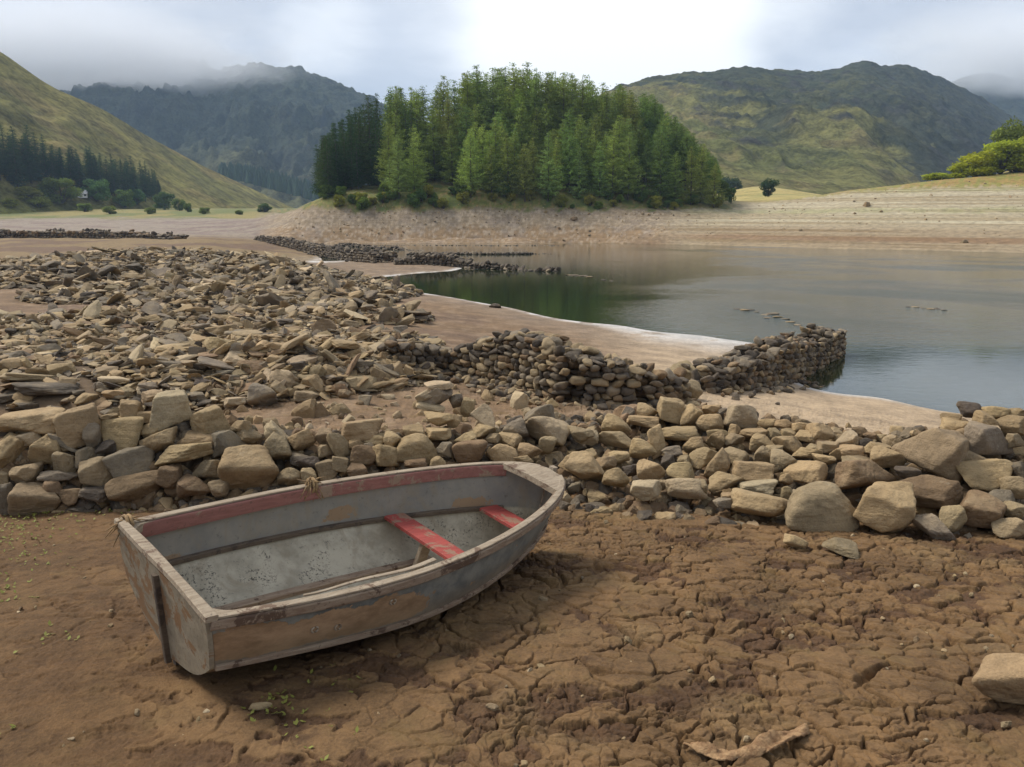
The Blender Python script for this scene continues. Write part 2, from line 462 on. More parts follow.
def make_rock_mat(by_attr):
    m, t = material('weathered_stone' if not by_attr else 'weathered_rubble')
    p = world_pos(t)
    if by_attr:
        c = attr(t, 'Col')
    else:
        oi = t.node('ShaderNodeObjectInfo'); c = oi.outputs['Color']
        p = t.vmath('ADD', obj_pos(t), t.vmath('SCALE', oi.outputs['Location'], 3.1))
        p = t.vmath('ADD', world_pos(t), t.vmath('SCALE', oi.outputs['Location'], 1.7))
    n1 = t.noise(p, 2.6, 6, .6, .3); n2 = t.noise(p, 14, 6, .65); n3 = t.noise(p, 70, 4, .7)
    st = t.noise(t.mapping(p, (1.5, 3, 22), (.5, .35, .2)), 1.2, 5, .6, .6)
    g = t.ramp(t.math('ADD', t.math('MULTIPLY', n1, .6), t.math('ADD', t.math('MULTIPLY', n2, .35), t.math('MULTIPLY', n3, .3))), .4, .88, .62, 1.36)
    gc = t.node('ShaderNodeCombineXYZ')
    for i in range(3): t.l.new(g, gc.inputs[i])
    c2 = t.mix(1.0, c, gc.outputs[0], 'MULTIPLY')
    c2 = t.mix(t.math('MULTIPLY', t.ramp(n1, .5, .68), .45), c2, (.29, .215, .12))        # dried silt
    c2 = t.mix(t.math('MULTIPLY', t.ramp(n2, .58, .7), .4), c2, (.085, .064, .042))        # dark stains
    c2 = t.mix(t.math('MULTIPLY', t.ramp(t.noise(p, 5.2, 5, .7), .62, .7), .35), c2, (.38, .31, .21))
    t.l.new(c2, t.b.inputs['Base Color']); t.b.inputs['Roughness'].default_value = .9
    h = t.math('ADD', t.math('MULTIPLY', n2, .8), t.math('ADD', t.math('MULTIPLY', n3, .25), t.math('MULTIPLY', st, .45)))
    t.l.new(t.bump(h, .8, .04), t.b.inputs['Normal'])
    return m


def make_leaf_mat():
    m, t = material('foliage')
    c = t.node('ShaderNodeObjectInfo').outputs['Color']
    a = attr(t, 'Col')
    c = t.mix(1.0, c, a, 'MULTIPLY')
    d = t.node('ShaderNodeBsdfDiffuse'); tr = t.node('ShaderNodeBsdfTranslucent'); mx = t.node('ShaderNodeMixShader')
    t.l.new(c, d.inputs[0]); t.l.new(t.mix(.5, c, t.mix(1.0, c, (1.12, 1.15, .6), 'MULTIPLY')), tr.inputs[0])
    mx.inputs[0].default_value = .35; t.l.new(d.outputs[0], mx.inputs[1]); t.l.new(tr.outputs[0], mx.inputs[2])
    t.l.new(mx.outputs[0], t.n['Material Output'].inputs[0])
    return m


def simple_mat(name, c1, c2, scale=8, rough=.85, bump=.3, bd=.01, stretch=(1, 1, 1), lo=.35, hi=.65):
    m, t = material(name); p = t.mapping(obj_pos(t), stretch)
    n = t.noise(p, scale, 6, .65)
    t.l.new(t.mix(t.ramp(n, lo, hi), c1, c2), t.b.inputs['Base Color']); t.b.inputs['Roughness'].default_value = rough
    t.l.new(t.bump(t.noise(p, scale * 3, 5, .65), bump, bd), t.b.inputs['Normal'])
    return m


M_GROUND = make_ground_mat(); M_ROCK = make_rock_mat(False); M_RUBBLE = make_rock_mat(True); M_LEAF = make_leaf_mat()
M_BARK = simple_mat('bark', (.05, .04, .03), (.13, .11, .085), 5, .95, .6, .03, (3, 3, .6))


# ------------------------------------------------------------------ the lake bed: one sheet out to the horizon
def build_ground():
    fine = np.linspace(-R_(48), R_(48), 1440)
    left = np.linspace(-math.pi, -R_(48), 60)[:-1]; right = np.linspace(R_(48), math.pi, 60)[1:]
    az = np.r_[left, fine, right]
    rr = [np.geomspace(.9, 2.5, 50)[:-1], np.geomspace(2.5, 8.2, 560)[:-1], np.geomspace(8.2, 22, 150)[:-1], np.geomspace(22, 95, 140)[:-1], np.geomspace(95, 165, 150)[:-1], np.geomspace(165, 300, 50)[:-1], np.geomspace(300, 9000, 70)]
    r = np.concatenate(rr)
    A, Rr = np.meshgrid(az, r); X = (Rr * np.sin(A)).ravel(); Y = (Rr * np.cos(A)).ravel(); Rf = Rr.ravel()
    Yc = np.maximum(Y, .5)
    zb = bed_z(X, Y); zb = np.where(Y < 0, .22, zb)
    hz = heap_z(X, Y); pz = np.where(Y > 1, pile_z(X, Yc), -50)
    z = np.maximum(zb + hz, pz)
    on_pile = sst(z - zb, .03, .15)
    # --- relief of the mud
    near = 1 - sst(Rf, 11, 22)
    wx = X + .10 * fbm(X * 3.1, Y * 3.1, o=4, g=.55, seed=3); wy = Y + .10 * fbm(X * 3.1 + 40, Y * 3.1, o=4, g=.55, seed=4)
    e1, c1 = voro(wx * 2.9, wy * 2.9, 11); e2, c2 = voro(wx * 6.5 + .4, wy * 7.5, 12); e3, c3 = voro(wx * 15, wy * 17, 13)
    px = CX + FPX * X / (Yc * .978 + .9)
    zone = fbm(X * .7, Y * .7, o=3, seed=21)
    big = sst(zone + 1.1 * np.exp(-(((X - .35) / .7) ** 2 + ((Y - 4.1) / .8) ** 2)) + .7 * np.exp(-(((X - 1.75) / .75) ** 2 + ((Y - 3.4) / .6) ** 2)) , .2, .5)
    leftsm = 1 - sst(px + 60 * zone, 120, 330)
    big = big * (1 - .9 * leftsm)
    small = sst(fbm(X * 1.1 + 9, Y * 1.1, o=3, seed=22) + .45 * sst(px, 600, 900), .0, .4) * (1 - leftsm)
    brk = sst(fbm(X * 2.3, Y * 2.7, o=3, seed=23), -.5, -.1)
    crack = big * brk * (1 - sst(e1, .006, .026 + .05 * c1 * brk)) * .065
    rightm = sst(px + 90 * zone, 330, 520)
    brk2 = .12 + .88 * sst(fbm(X * 3.7, Y * 4.3, o=3, seed=24), -.32, .02)
    crack = crack + rightm * brk2 * (1 - sst(e2, .012, .07)) * .05 * (1 - .6 * big)
    crack = crack + rightm * brk * (1 - sst(e3, .02, .13)) * .012 * (1 - .7 * big)
    # dry flakes of crust standing over darker crumbled earth
    fl = fbm(wx * 2.1, wy * 2.6, o=5, g=.62, seed=36) + (c2 - .5) * .5 + (c3 - .5) * .22 + .3 * big + .05 - .1 * leftsm
    crust = sst(fl, -.1, .02)
    plate = big * (c1 - .5) * .02 + rightm * (c2 - .5) * .02 + (1 - .7 * leftsm) * (c3 - .5) * .007 + crust * .011 * (1 - .6 * leftsm)
    lump = fbm(X * 5.5, Y * 6.5, o=5, g=.6, seed=31); lump2 = ridged(X * 12, Y * 16, 4, .6, 32)
    cr_amp = (1 - crust) * (1 - .5 * leftsm)
    mic = lump * (.008 + .014 * cr_amp) + (lump2 - .3) * .008 * cr_amp + fbm(X * 26, Y * 30, o=4, g=.65, seed=34) * (.0025 + .0095 * cr_amp)
    pits = -sst(fbm(X * 7.3, Y * 9.1, o=4, g=.6, seed=35), .22, .45) * .022 * cr_amp
    dz = near * (mic + plate - crack + pits) * .8 * (1 - .6 * on_pile)
    far = sst(Rf, 9, 20)
    dryf = sst(zb, ZW + .02, ZW + .5)
    dz = dz + far * dryf * fbm(X * 1.6 / (1 + np.minimum(Rf, 160) / 18), Y * 1.6 / (1 + np.minimum(Rf, 160) / 18), o=5, seed=41) * (.05 + .0016 * np.minimum(Rf, 160)) * (1 - sst(Rf, 260, 500)) * (1 - .85 * sst(Yc, 96, 112) * sst(px, 690, 760))
    # level benches left by the falling water on the far banks
    bank = sst(Yc, 96, 112) * (1 - sst(Yc, 185, 215))
    rb = bank * sst(px, 690, 760)
    stp = zb + fbm(X * .03, Y * .03, o=3, seed=43) * .12
    dz = dz + rb * (1 - sst(zb, 6, 9)) * .0
    z2 = z + dz
    # keep the underwater bed below the surface and the beach gently above it
    # --- colour of the soil
    nA = fbm(X * .45, Y * .45, o=4, seed=51); nB = fbm(X * .12, Y * .2, o=4, seed=52); nC = fbm(X * 1.9, Y * 2.3, o=4, seed=53)
    def mixc(c, k, d): return c * (1 - k[:, None]) + np.array(d)[None] * k[:, None]
    C = np.tile(np.array([.125, .071, .03]), (len(X), 1))
    C = mixc(C, sst(nA, -.1, .5) * .5, (.17, .098, .045))
    C = mixc(C, crust * near * (.75 - .45 * leftsm), (.15, .086, .037)); C = mixc(C, (1 - crust) * near * (.8 - .35 * leftsm), (.068, .035, .017))
    C = mixc(C, sst(nC, .15, .5) * .35 * (1 - leftsm), (.205, .135, .062))
    C = mixc(C, leftsm * near * .6, (.112, .06, .023))
    mid = sst(Yc, 8.2, 10.5)
    C = mixc(C, mid, (.165, .104, .056)); C = mixc(C, mid * sst(nA, .0, .4) * .6, (.12, .075, .048)); C = mixc(C, mid * sst(nC, .1, .45) * .5, (.26, .18, .11))
    sand = sst(Yc, 10, 12.5) * sst(px, 560, 680) * (1 - sst(Yc, 60, 80))
    C = mixc(C, sand * .85, (.37, .275, .175))
    lf = sst(Yc, 55, 75) * (1 - sst(px, 300, 400)); C = mixc(C, lf, (.185, .125, .058)); C = mixc(C, lf * sst(nB, -.1, .25), (.13, .08, .046))
    lf2 = sst(Yc, 120, 150) * (1 - sst(px, 290, 330)); C = mixc(C, lf2, (.23, .185, .14)); C = mixc(C, lf2 * sst(nB, .05, .3) * .8, (.17, .12, .1))
    gl = sst(Yc + 25 * nB, 232, 262) * (1 - sst(px, 300, 330)); C = mixc(C, gl, (.12, .13, .035)); C = mixc(C, gl * sst(fbm(X * .08, Y * .04, o=4, seed=55), -.1, .3), (.22, .18, .06))
    ib = sst(Yc, 136, 142) * sst(px + 12 * nB, 255, 285) * (1 - sst(px, 715, 760))
    C = mixc(C, ib, (.225, .172, .112)); C = mixc(C, ib * (1 - sst(zb + nC * .8 + nA, -.6, 1.0)), (.225, .15, .082)); C = mixc(C, ib * sst(nC, .05, .4) * .6, (.37, .3, .22)); C = mixc(C, ib * sst(nA, .1, .4) * .4, (.2, .16, .13))
    im = ib * sst(zb + 1.0 * nA + .5 * nC, 3.5, 4.3)
    C = mixc(C, im, (.13, .135, .035)); C = mixc(C, im * sst(nC, .0, .4), (.21, .15, .055)); C = mixc(C, im * sst(nA, .1, .4) * .8, (.06, .085, .02))
    rk = sst(Yc, 96, 108) * sst(px + 14 * nB, 640, 720) * (1 - ib * .0)
    rk = rk * (1 - im)
    lev = stp + nA * .05
    C = mixc(C, rk, (.335, .285, .19))
    C = mixc(C, rk * (1 - sst(lev, .2, 1.6)), (.25, .19, .115)); C = mixc(C, rk * (1 - sst(np.abs(lev + .9), .2, .5)) * .6, (.23, .14, .08))
    C = mixc(C, rk * sst(np.sin(lev * 1.7 + 2) + .4 * nA, .5, 1.1) * sst(lev, 1, 3) * .5, (.22, .22, .085))
    rg = rk * sst(lev + .7 * nC, 7.1 - 2.0 * (1 - sst(px, 760, 900)), 8.1 - 2.0 * (1 - sst(px, 760, 900)))
    C = mixc(C, rg, (.27, .185, .062)); C = mixc(C, rg * sst(nC + nA, -.15, .2) * .85, (.19, .185, .045))
    vg = sst(Yc, 168, 190) * sst(px, 690, 740); C = mixc(C, vg, (.34, .27, .095)); C = mixc(C, vg * sst(nB, .0, .3) * .7, (.2, .19, .06))
    fa = sst(Rf, 330, 500); C = mixc(C, fa, (.16, .15, .06))
    # wet silt along the water's edge, sky sheen painted in as a paler colour
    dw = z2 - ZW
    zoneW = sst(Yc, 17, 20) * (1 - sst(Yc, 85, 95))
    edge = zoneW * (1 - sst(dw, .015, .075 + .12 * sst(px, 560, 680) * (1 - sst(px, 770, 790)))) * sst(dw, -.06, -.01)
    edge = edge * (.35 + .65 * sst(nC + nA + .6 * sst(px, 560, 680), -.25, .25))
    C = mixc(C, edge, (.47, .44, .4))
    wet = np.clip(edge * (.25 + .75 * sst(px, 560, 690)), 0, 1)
    uw = 1 - sst(dw, -.1, 0); C = mixc(C, uw * .8, (.11, .075, .03))
    dmp = zoneW * (1 - sst(dw, .1, .4)) * (1 - edge); C = mixc(C, dmp * .35, (.24, .19, .14))
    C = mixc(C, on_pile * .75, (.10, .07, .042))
    V = np.c_[X, Y, z2]
    F = grid_faces(len(r), len(az))
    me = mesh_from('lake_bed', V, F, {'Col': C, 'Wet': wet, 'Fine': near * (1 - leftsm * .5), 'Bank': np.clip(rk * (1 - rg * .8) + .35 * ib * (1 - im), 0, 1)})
    o = link('ground', me, M_GROUND); tag(o, kind='structure')
build_ground()


# ------------------------------------------------------------------ water
def build_water():
    m, t = material('lake_water'); p = world_pos(t)
    t.b.inputs['Base Color'].default_value = (.018, .026, .011, 1); t.b.inputs['IOR'].default_value = 1.4
    t.b.inputs['Specular IOR Level'].default_value = .8; t.b.inputs['Roughness'].default_value = .035
    rip = t.ramp(t.noise(t.mapping(p, (.035, .055, 1)), 1.0, 4, .6, .5), .46, .6)
    sep = t.node('ShaderNodeSeparateXYZ'); t.l.new(p, sep.inputs[0])
    # breeze reaches the open water to the right; the inlet behind the ruins lies still
    az = t.math('DIVIDE', sep.outputs[0], sep.outputs[1])
    open_ = t.math('MULTIPLY', t.ramp(az, .05, .42), t.ramp(sep.outputs[1], 24, 38))
    k = t.math('MULTIPLY', t.math('ADD', t.math('MULTIPLY', rip, .9), .3), open_)
    t.l.new(t.math('ADD', t.math('MULTIPLY', t.math('MULTIPLY', rip, open_), .16), .03), t.b.inputs['Roughness'])
    k = t.math('ADD', k, .035)
    w1 = t.noise(t.mapping(p, (1.0, 2.2, 1)), 1.5, 4, .6, .3); w2 = t.noise(t.mapping(p, (1.0, 1.8, 1)), 5.5, 3, .6)
    h = t.math('ADD', w1, t.math('MULTIPLY', w2, .3))
    bn = t.node('ShaderNodeBump'); t.l.new(k, bn.inputs['Strength']); bn.inputs['Distance'].default_value = .085; t.l.new(h, bn.inputs['Height'])
    t.l.new(bn.outputs[0], t.b.inputs['Normal'])
    xs = np.linspace(-120, 260, 60); ys = np.linspace(15.2, 165, 50)
    X, Yg = np.meshgrid(xs, ys, indexing='ij')
    V = np.c_[X.ravel(), Yg.ravel(), np.full(X.size, ZW)]
    o = link('water', mesh_from('water', V, grid_faces(60, 50), smooth=True), m); tag(o, kind='structure')
build_water()


# ------------------------------------------------------------------ hills
def hill_mat(name, bump):
    m, t = material(name); p = world_pos(t)
    c = attr(t, 'Col'); n = t.noise(p, .06, 9, .74); n2 = t.noise(p, .3, 6, .75)
    g = t.ramp(t.math('ADD', t.math('MULTIPLY', n, .6), t.math('MULTIPLY', n2, .4)), .36, .64, .42, 1.6)
    gc = t.node('ShaderNodeCombineXYZ')
    for i in range(3): t.l.new(g, gc.inputs[i])
    t.l.new(t.mix(1.0, c, gc.outputs[0], 'MULTIPLY'), t.b.inputs['Base Color']); t.b.inputs['Roughness'].default_value = 1.0
    t.b.inputs['Specular IOR Level'].default_value = .1
    t.l.new(t.bump(t.math('ADD', n, t.math('MULTIPLY', n2, .25)), bump, 12), t.b.inputs['Normal'])
    return m
M_HILL = hill_mat('fellside', .9)


def hill(name, ridge, foot, nu, nv, amp, colour, seed, prof=1.15, back=1.0, crags=0):
    ridge = np.array(ridge, float); foot = np.array(foot, float)
    px = np.linspace(ridge[0, 0], ridge[-1, 0], nu)
    ry = np.interp(px, ridge[:, 0], ridge[:, 1]); rY = np.interp(px, ridge[:, 0], ridge[:, 2])
    k = np.ones(9) / 9
    ry = np.convolve(np.pad(ry, 4, 'edge'), k, 'valid'); rY = np.convolve(np.pad(rY, 4, 'edge'), k, 'valid')
    Rp = np.array([at_y(a, b, c) for a, b, c in zip(px, ry, rY)])
    fY = np.interp(px, foot[:, 0], foot[:, 1]); fz = np.interp(px, foot[:, 0], foot[:, 2]); fp = np.interp(px, foot[:, 0], foot[:, 3]) if foot.shape[1] > 3 else px
    Fp = np.c_[(fp - CX) / FPX * fY * 1.02, fY, fz]
    v = np.linspace(0, 1, nv); vb = np.linspace(0, 1, nv // 3)[1:]
    P = []
    for q in v:
        xy = Fp[:, :2] + (Rp[:, :2] - Fp[:, :2]) * q
        P.append(np.c_[xy, Fp[:, 2] + (Rp[:, 2] - Fp[:, 2]) * (q ** prof)])
    for q in vb:
        dirv = Rp[:, :2] - Fp[:, :2]
        P.append(np.c_[Rp[:, :2] + dirv * q * .8 * back, Rp[:, 2] + (0 - Rp[:, 2]) * (q ** 1.3)])
    P = np.array(P); tt = np.r_[v, 1 + vb]
    X, Yv, Z = P[..., 0], P[..., 1], P[..., 2]
    T = np.broadcast_to(tt[:, None], X.shape)
    hgt = np.maximum(Rp[:, 2] - Fp[:, 2], 1)[None, :]
    w = np.clip(T * 3, 0, 1) * (1 - .88 * sst(T, .5, .98))
    sc = 1 / 70.
    n = fbm(X * sc, Yv * sc, o=6, g=.55, seed=seed); rg = ridged(X * sc * 1.7 + 3, Yv * sc * .8, 5, .55, seed + 7)
    Z2 = Z + w * amp * np.minimum(hgt / 80, 1) * (n + .6 * rg)
    C = colour(X, Yv, Z2, T, px[None, :] + 0 * X, n, rg)
    if crags:
        rough = sst(T, .25, .6) * np.where(T > 1, .5, 1)
        Z2 = Z2 + rough * crags * (ridged(X * .035 + n, Yv * .035 + Z * .02, 4, .6, seed + 20) - .2) + rough * crags * .5 * fbm(X * .09, Yv * .06 + Z * .08, o=3, seed=seed + 30)
    me = mesh_from(name, np.c_[X.ravel(), Yv.ravel(), Z2.ravel()], grid_faces(X.shape[0], X.shape[1]), {'Col': C.reshape(-1, 3)})
    o = link(name, me, M_HILL); tag(o, kind='structure')
    return o


def cm(base, *layers):
    C = base
    for k, d in layers: C = C * (1 - k[..., None]) + np.array(d) * k[..., None]
    return C


def col_left(X, Y, Z, T, px, n, rg):
    s = fbm(X * .012 + Z * .02, Y * .008, o=5, seed=61); b = fbm(X * .05, Y * .03 + Z * .03, o=4, seed=62)
    streak = fbm((X + .6 * Z) * .006, (Z - .5 * X) * .05, o=4, seed=65)
    C = np.zeros(X.shape + (3,)) + np.array([.27, .235, .072])
    return cm(C, (sst(s, -.05, .35) * .7, (.15, .155, .045)), (sst(b, .08, .4) * .6, (.27, .205, .08)), (sst(streak, .1, .4) * .55, (.3, .23, .095)), (sst(rg - b, .35, .8) * .35, (.12, .11, .05)), ((1 - sst(T, .0, .2)) * .75, (.17, .185, .05)), ((1 - sst(T, .02, .2)) * sst(b, .0, .3) * .7, (.09, .11, .03)))


def col_back(X, Y, Z, T, px, n, rg):
    s = fbm(X * .008, Y * .008 + Z * .004, o=5, seed=63)
    C = np.zeros(X.shape + (3,)) + np.array([.05, .062, .04])
    return cm(C, (sst(rg + s, .3, .9) * .7, (.03, .036, .036)), (sst(s, .05, .4) * .5, (.085, .095, .045)), ((1 - sst(T + .2 * s, .12, .42)) * .6, (.17, .16, .065)))


def col_right(X, Y, Z, T, px, n, rg):
    s = fbm(X * .014, Y * .01 + Z * .014, o=5, seed=64); b = fbm(X * .05, Y * .04 + Z * .05, o=4, seed=66)
    C = np.zeros(X.shape + (3,)) + np.array([.19, .18, .06])
    thr = np.interp(px, [600, 650, 690, 760, 860, 950], [1.05, .9, .68, .42, .3, .1])
    crag = sst(T + .3 * s + .22 * b - thr, -.09, .09)
    
    return cm(C, (sst(s, .0, .35) * .6, (.13, .145, .045)), (sst(b, .05, .35) * .5, (.26, .2, .085)), (crag * .85, (.036, .05, .036)), (crag * sst(rg + .5 * b, .3, .8) * .7, (.06, .055, .055)), (crag * sst(s - b, .1, .45) * .7, (.1, .1, .04)), (sst(px, 830, 960) * .5 * crag, (.04, .046, .045)))


hill('hill', [(-420, -190, 400), (-150, -35, 415), (0, 52, 430), (50, 86, 445), (75, 97, 452), (100, 108, 470), (150, 138, 500), (200, 165, 540), (250, 188, 590), (300, 211, 650), (335, 220, 700)],
     [(-420, 215, -1), (0, 262, 1.5), (150, 330, 2), (250, 430, 2), (335, 620, 1)], 300, 150, 9, col_left, 5, 1.12)
hill('mountain', [(-250, 40, 1500), (-50, 50, 1500), (60, 66, 1500), (120, 60, 1480), (180, 58, 1450), (225, 68, 1400), (250, 63, 1390), (268, 64, 1390), (300, 67, 1380), (325, 78, 1370), (345, 86, 1370), (370, 98, 1360), (420, 130, 1330), (470, 165, 1300), (540, 205, 1250)],
     [(-250, 800, 0), (540, 780, 0)], 400, 150, 42, col_back, 15, 1.25, crags=9.0)
hill('fell', [(480, 175, 640), (540, 131, 690), (600, 96, 750), (625, 84, 780), (650, 77.5, 800), (690, 73, 820), (712, 72, 830), (740, 66, 850), (765, 68, 860), (790, 71, 870), (815, 70, 885), (840, 67, 900), (860, 62, 910), (872, 62, 915), (888, 66, 930), (902, 65, 940), (920, 70, 960), (945, 80, 990), (970, 92, 1010), (1010, 116, 1050), (1070, 146, 1100), (1160, 185, 1150)],
     [(480, 300, 3), (700, 300, 6), (850, 330, 6), (960, 420, 5), (1150, 900, 3)], 520, 200, 14, col_right, 25, 1.12, crags=3.4)
hill('peak', [(860, 120, 1600), (905, 98, 1600), (935, 86, 1600), (965, 77, 1600), (985, 73, 1600), (1005, 75, 1600), (1024, 80, 1600), (1080, 66, 1600), (1300, 40, 1600)],
     [(860, 1000, 0), (1300, 900, 0)], 150, 80, 30, col_back, 35, 1.2)


# ------------------------------------------------------------------ air
def build_air():
    m = bpy.data.materials.new('haze'); m.use_nodes = True; t = NT(m.node_tree); t.n.clear()
    out = t.node('ShaderNodeOutputMaterial'); v = t.node('ShaderNodeVolumePrincipled'); t.l.new(v.outputs[0], out.inputs['Volume'])
    v.inputs['Color'].default_value = (.52, .72, 1.0, 1); v.inputs['Density'].default_value = .00017
    bm = bmesh.new(); bmesh.ops.create_cube(bm, size=1.0, matrix=Matrix.Translation((0, 1150, 245)) @ Matrix.Diagonal((9000, 6400, 510, 1)))
    me = bpy.data.meshes.new('haze'); bm.to_mesh(me); bm.free()
    tag(link('haze', me, m), kind='stuff')
    # cloud lying on the tops, its ragged under-side hiding the summits
    def cloud_cap(px0, px1, Y0, Y1, zb, zt, dens, seed):
        mm = bpy.data.materials.new('cloud_cap'); mm.use_nodes = True; t = NT(mm.node_tree); t.n.clear()
        out = t.node('ShaderNodeOutputMaterial'); v = t.node('ShaderNodeVolumePrincipled'); t.l.new(v.outputs[0], out.inputs['Volume'])
        v.inputs['Color'].default_value = (.985, .99, 1.0, 1)
        x0, x1 = [(p - CX) / FPX * (Y0 + Y1) / 2 for p in (px0, px1)]; sx, sy, sz = (x1 - x0) / 2, (Y1 - Y0) / 2, (zt - zb) / 2
        p = t.node('ShaderNodeTexCoord').outputs['Object']
        wp = t.mapping(p, (sx, sy, sz), (0, 0, 0), (seed * 91, 0, 0))
        n = t.noise(t.mapping(wp, (1 / 170, 1 / 170, 1 / 60)), 1.0, 5, .6)
        q = t.math('SUBTRACT', n, .5)
        sp = t.node('ShaderNodeSeparateXYZ'); t.l.new(p, sp.inputs[0])
        bz = t.ramp(t.math('ADD', sp.outputs[2], t.math('MULTIPLY', q, 1.5)), -.95, -.55)
        bx = t.ramp(t.math('ADD', t.math('ABSOLUTE', sp.outputs[0]), t.math('MULTIPLY', q, 1.1)), .92, .45)
        by = t.ramp(t.math('ABSOLUTE', sp.outputs[1]), 1.0, .4)
        d = t.math('MULTIPLY', t.math('MULTIPLY', bz, bx), t.math('MULTIPLY', t.math('MULTIPLY', by, t.ramp(sp.outputs[2], .75, -.25, .12, 1.0)), t.ramp(n, .3, .55, .35, 1.0)))
        t.l.new(t.math('MULTIPLY', d, dens), v.inputs['Density'])
        bm = bmesh.new(); bmesh.ops.create_cube(bm, size=2.0)
        me = bpy.data.meshes.new('cloud_cap'); bm.to_mesh(me); bm.free()
        o = link('cloud_cap', me, mm); o.location = ((x0 + x1) / 2, (Y0 + Y1) / 2, (zb + zt) / 2); o.scale = (sx, sy, sz); tag(o, kind='stuff')
    cloud_cap(-480, 350, 1080, 1430, 178, 350, .022, 1)
    cloud_cap(800, 1600, 1330, 1660, 205, 420, .02, 4)
build_air()


# ------------------------------------------------------------------ the boat
BQ = dict(L=2.70, wT=.5019, wM=.6048, D=.5148, rise=.2027, cf=.967, zc=.2387, kr=.0959, rT=.121, rB=.0508, tm=.3878)


def boat_mats():
    # outside of the planking: grey paint, peeled to brown ply towards the stern
    m, t = material('worn_grey_boat_paint'); p = obj_pos(t); T = attr(t, 'T', 'Fac'); Sg = attr(t, 'Sg', 'Fac')
    n = t.noise(p, 5, 7, .7); n2 = t.noise(p, 30, 5, .7); nb = t.noise(p, 3.1, 6, .7, .4)
    paint = t.mix(t.ramp(n, .35, .65), (.215, .205, .17), (.11, .11, .098)); paint = t.mix(t.ramp(n2, .55, .72), paint, (.2, .18, .14))
    wood = t.mix(t.ramp(t.noise(t.mapping(p, (1, 2, 2.4)), 5, 7, .7), .3, .7), (.37, .24, .135), (.19, .115, .06))
    peel = t.math('MULTIPLY', t.ramp(T, .54, .3), t.math('MULTIPLY', t.ramp(Sg, .98, 1.25), t.ramp(Sg, 1.95, 1.45)))
    pm = t.ramp(t.math('ADD', peel, t.math('MULTIPLY', t.math('SUBTRACT', nb, .5), 2.6)), .5, .54)
    pm2 = t.ramp(t.noise(p, 7.5, 6, .7, .3), .66, .68)
    c = t.mix(t.math('MAXIMUM', pm, pm2), paint, wood)
    bot = t.mix(t.ramp(n, .4, .6), (.115, .062, .036), (.06, .04, .03))
    c = t.mix(t.ramp(Sg, 1.03, .99), c, bot)
    c = t.mix(t.math('MULTIPLY', t.ramp(t.math('ADD', Sg, t.math('MULTIPLY', n, .5)), 1.75, 1.35), .45), c, (.24, .165, .09))   # mud splashed up the sides
    t.l.new(c, t.b.inputs['Base Color']); t.b.inputs['Roughness'].default_value = .72
    h = t.math('ADD', t.math('MULTIPLY', n2, .3), t.math('MULTIPLY', t.math('MAXIMUM', pm, pm2), -.6))
    t.l.new(t.bump(h, .6, .004), t.b.inputs['Normal'])
    # inside
    m2, t = material('dusty_grey_boat_inside'); p = obj_pos(t); T = attr(t, 'T', 'Fac'); Sg = attr(t, 'Sg', 'Fac')
    n = t.noise(p, 4, 7, .68); n2 = t.noise(p, 26, 6, .7); n3 = t.noise(p, 55, 4, .75)
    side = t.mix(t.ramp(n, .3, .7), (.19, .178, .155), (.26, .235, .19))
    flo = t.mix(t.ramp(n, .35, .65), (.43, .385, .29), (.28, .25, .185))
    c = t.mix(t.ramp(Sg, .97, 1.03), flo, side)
    spk = t.math('MULTIPLY', t.ramp(n3, .53, .6), t.math('MULTIPLY', t.ramp(t.noise(p, 3.2, 4, .6), .45, .56), t.ramp(Sg, .98, .85)))
    c = t.mix(t.math('MULTIPLY', spk, .85), c, (.035, .03, .025))
    c = t.mix(t.math('MULTIPLY', t.ramp(t.math('ADD', t.math('MULTIPLY', n, .7), t.math('MULTIPLY', t.ramp(Sg, .5, .0), .32)), .46, .62), .6), c, (.2, .15, .085))   # silt along the keel
    def box(t0, t1, s0, s1):
        a = t.math('MULTIPLY', t.ramp(T, t0 - .05, t0 + .04), t.ramp(T, t1 + .05, t1 - .04))
        b = t.math('MULTIPLY', t.ramp(Sg, s0 - .1, s0 + .1), t.ramp(Sg, s1 + .1, s1 - .1))
        return t.ramp(t.math('ADD', t.math('MULTIPLY', a, b), t.math('MULTIPLY', t.math('SUBTRACT', t.noise(p, 11, 6, .75), .5), 2.2)), .52, .56)
    pk = t.math('MAXIMUM', box(.46, .54, 1.1, 1.42), t.math('MAXIMUM', box(.80, .9, 1.0, 1.25), box(.0, .1, 1.0, 1.16)))
    c = t.mix(pk, c, (.27, .18, .105))
    c = t.mix(t.math('MULTIPLY', t.ramp(n2, .57, .7), .55), c, (.085, .075, .06))
    c = t.mix(t.math('MULTIPLY', t.ramp(t.noise(t.mapping(p, (2, 2, 1)), 2.2, 7, .75, 1.0), .5, .62), .5), c, (.24, .195, .13))
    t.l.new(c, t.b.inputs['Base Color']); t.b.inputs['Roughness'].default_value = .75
    t.l.new(t.bump(t.math('ADD', n2, n3), .35, .004), t.b.inputs['Normal'])
    def plank(name, c1, c2, c3, worn, st=(1.2, 9, 9)):
        mm, t = material(name); p = obj_pos(t)
        g = t.noise(t.mapping(p, st), 5, 7, .7, .3); w = t.noise(p, 6, 7, .72, .5)
        c = t.mix(t.ramp(g, .3, .7), c1, c2); c = t.mix(t.ramp(w, worn, worn + .05), c, c3)
        c = t.mix(t.math('MULTIPLY', t.ramp(t.noise(p, 42, 4, .7), .58, .7), .6), c, (.07, .05, .035))
        t.l.new(c, t.b.inputs['Base Color']); t.b.inputs['Roughness'].default_value = .8
        t.l.new(t.bump(g, .7, .005), t.b.inputs['Normal'])
        return mm
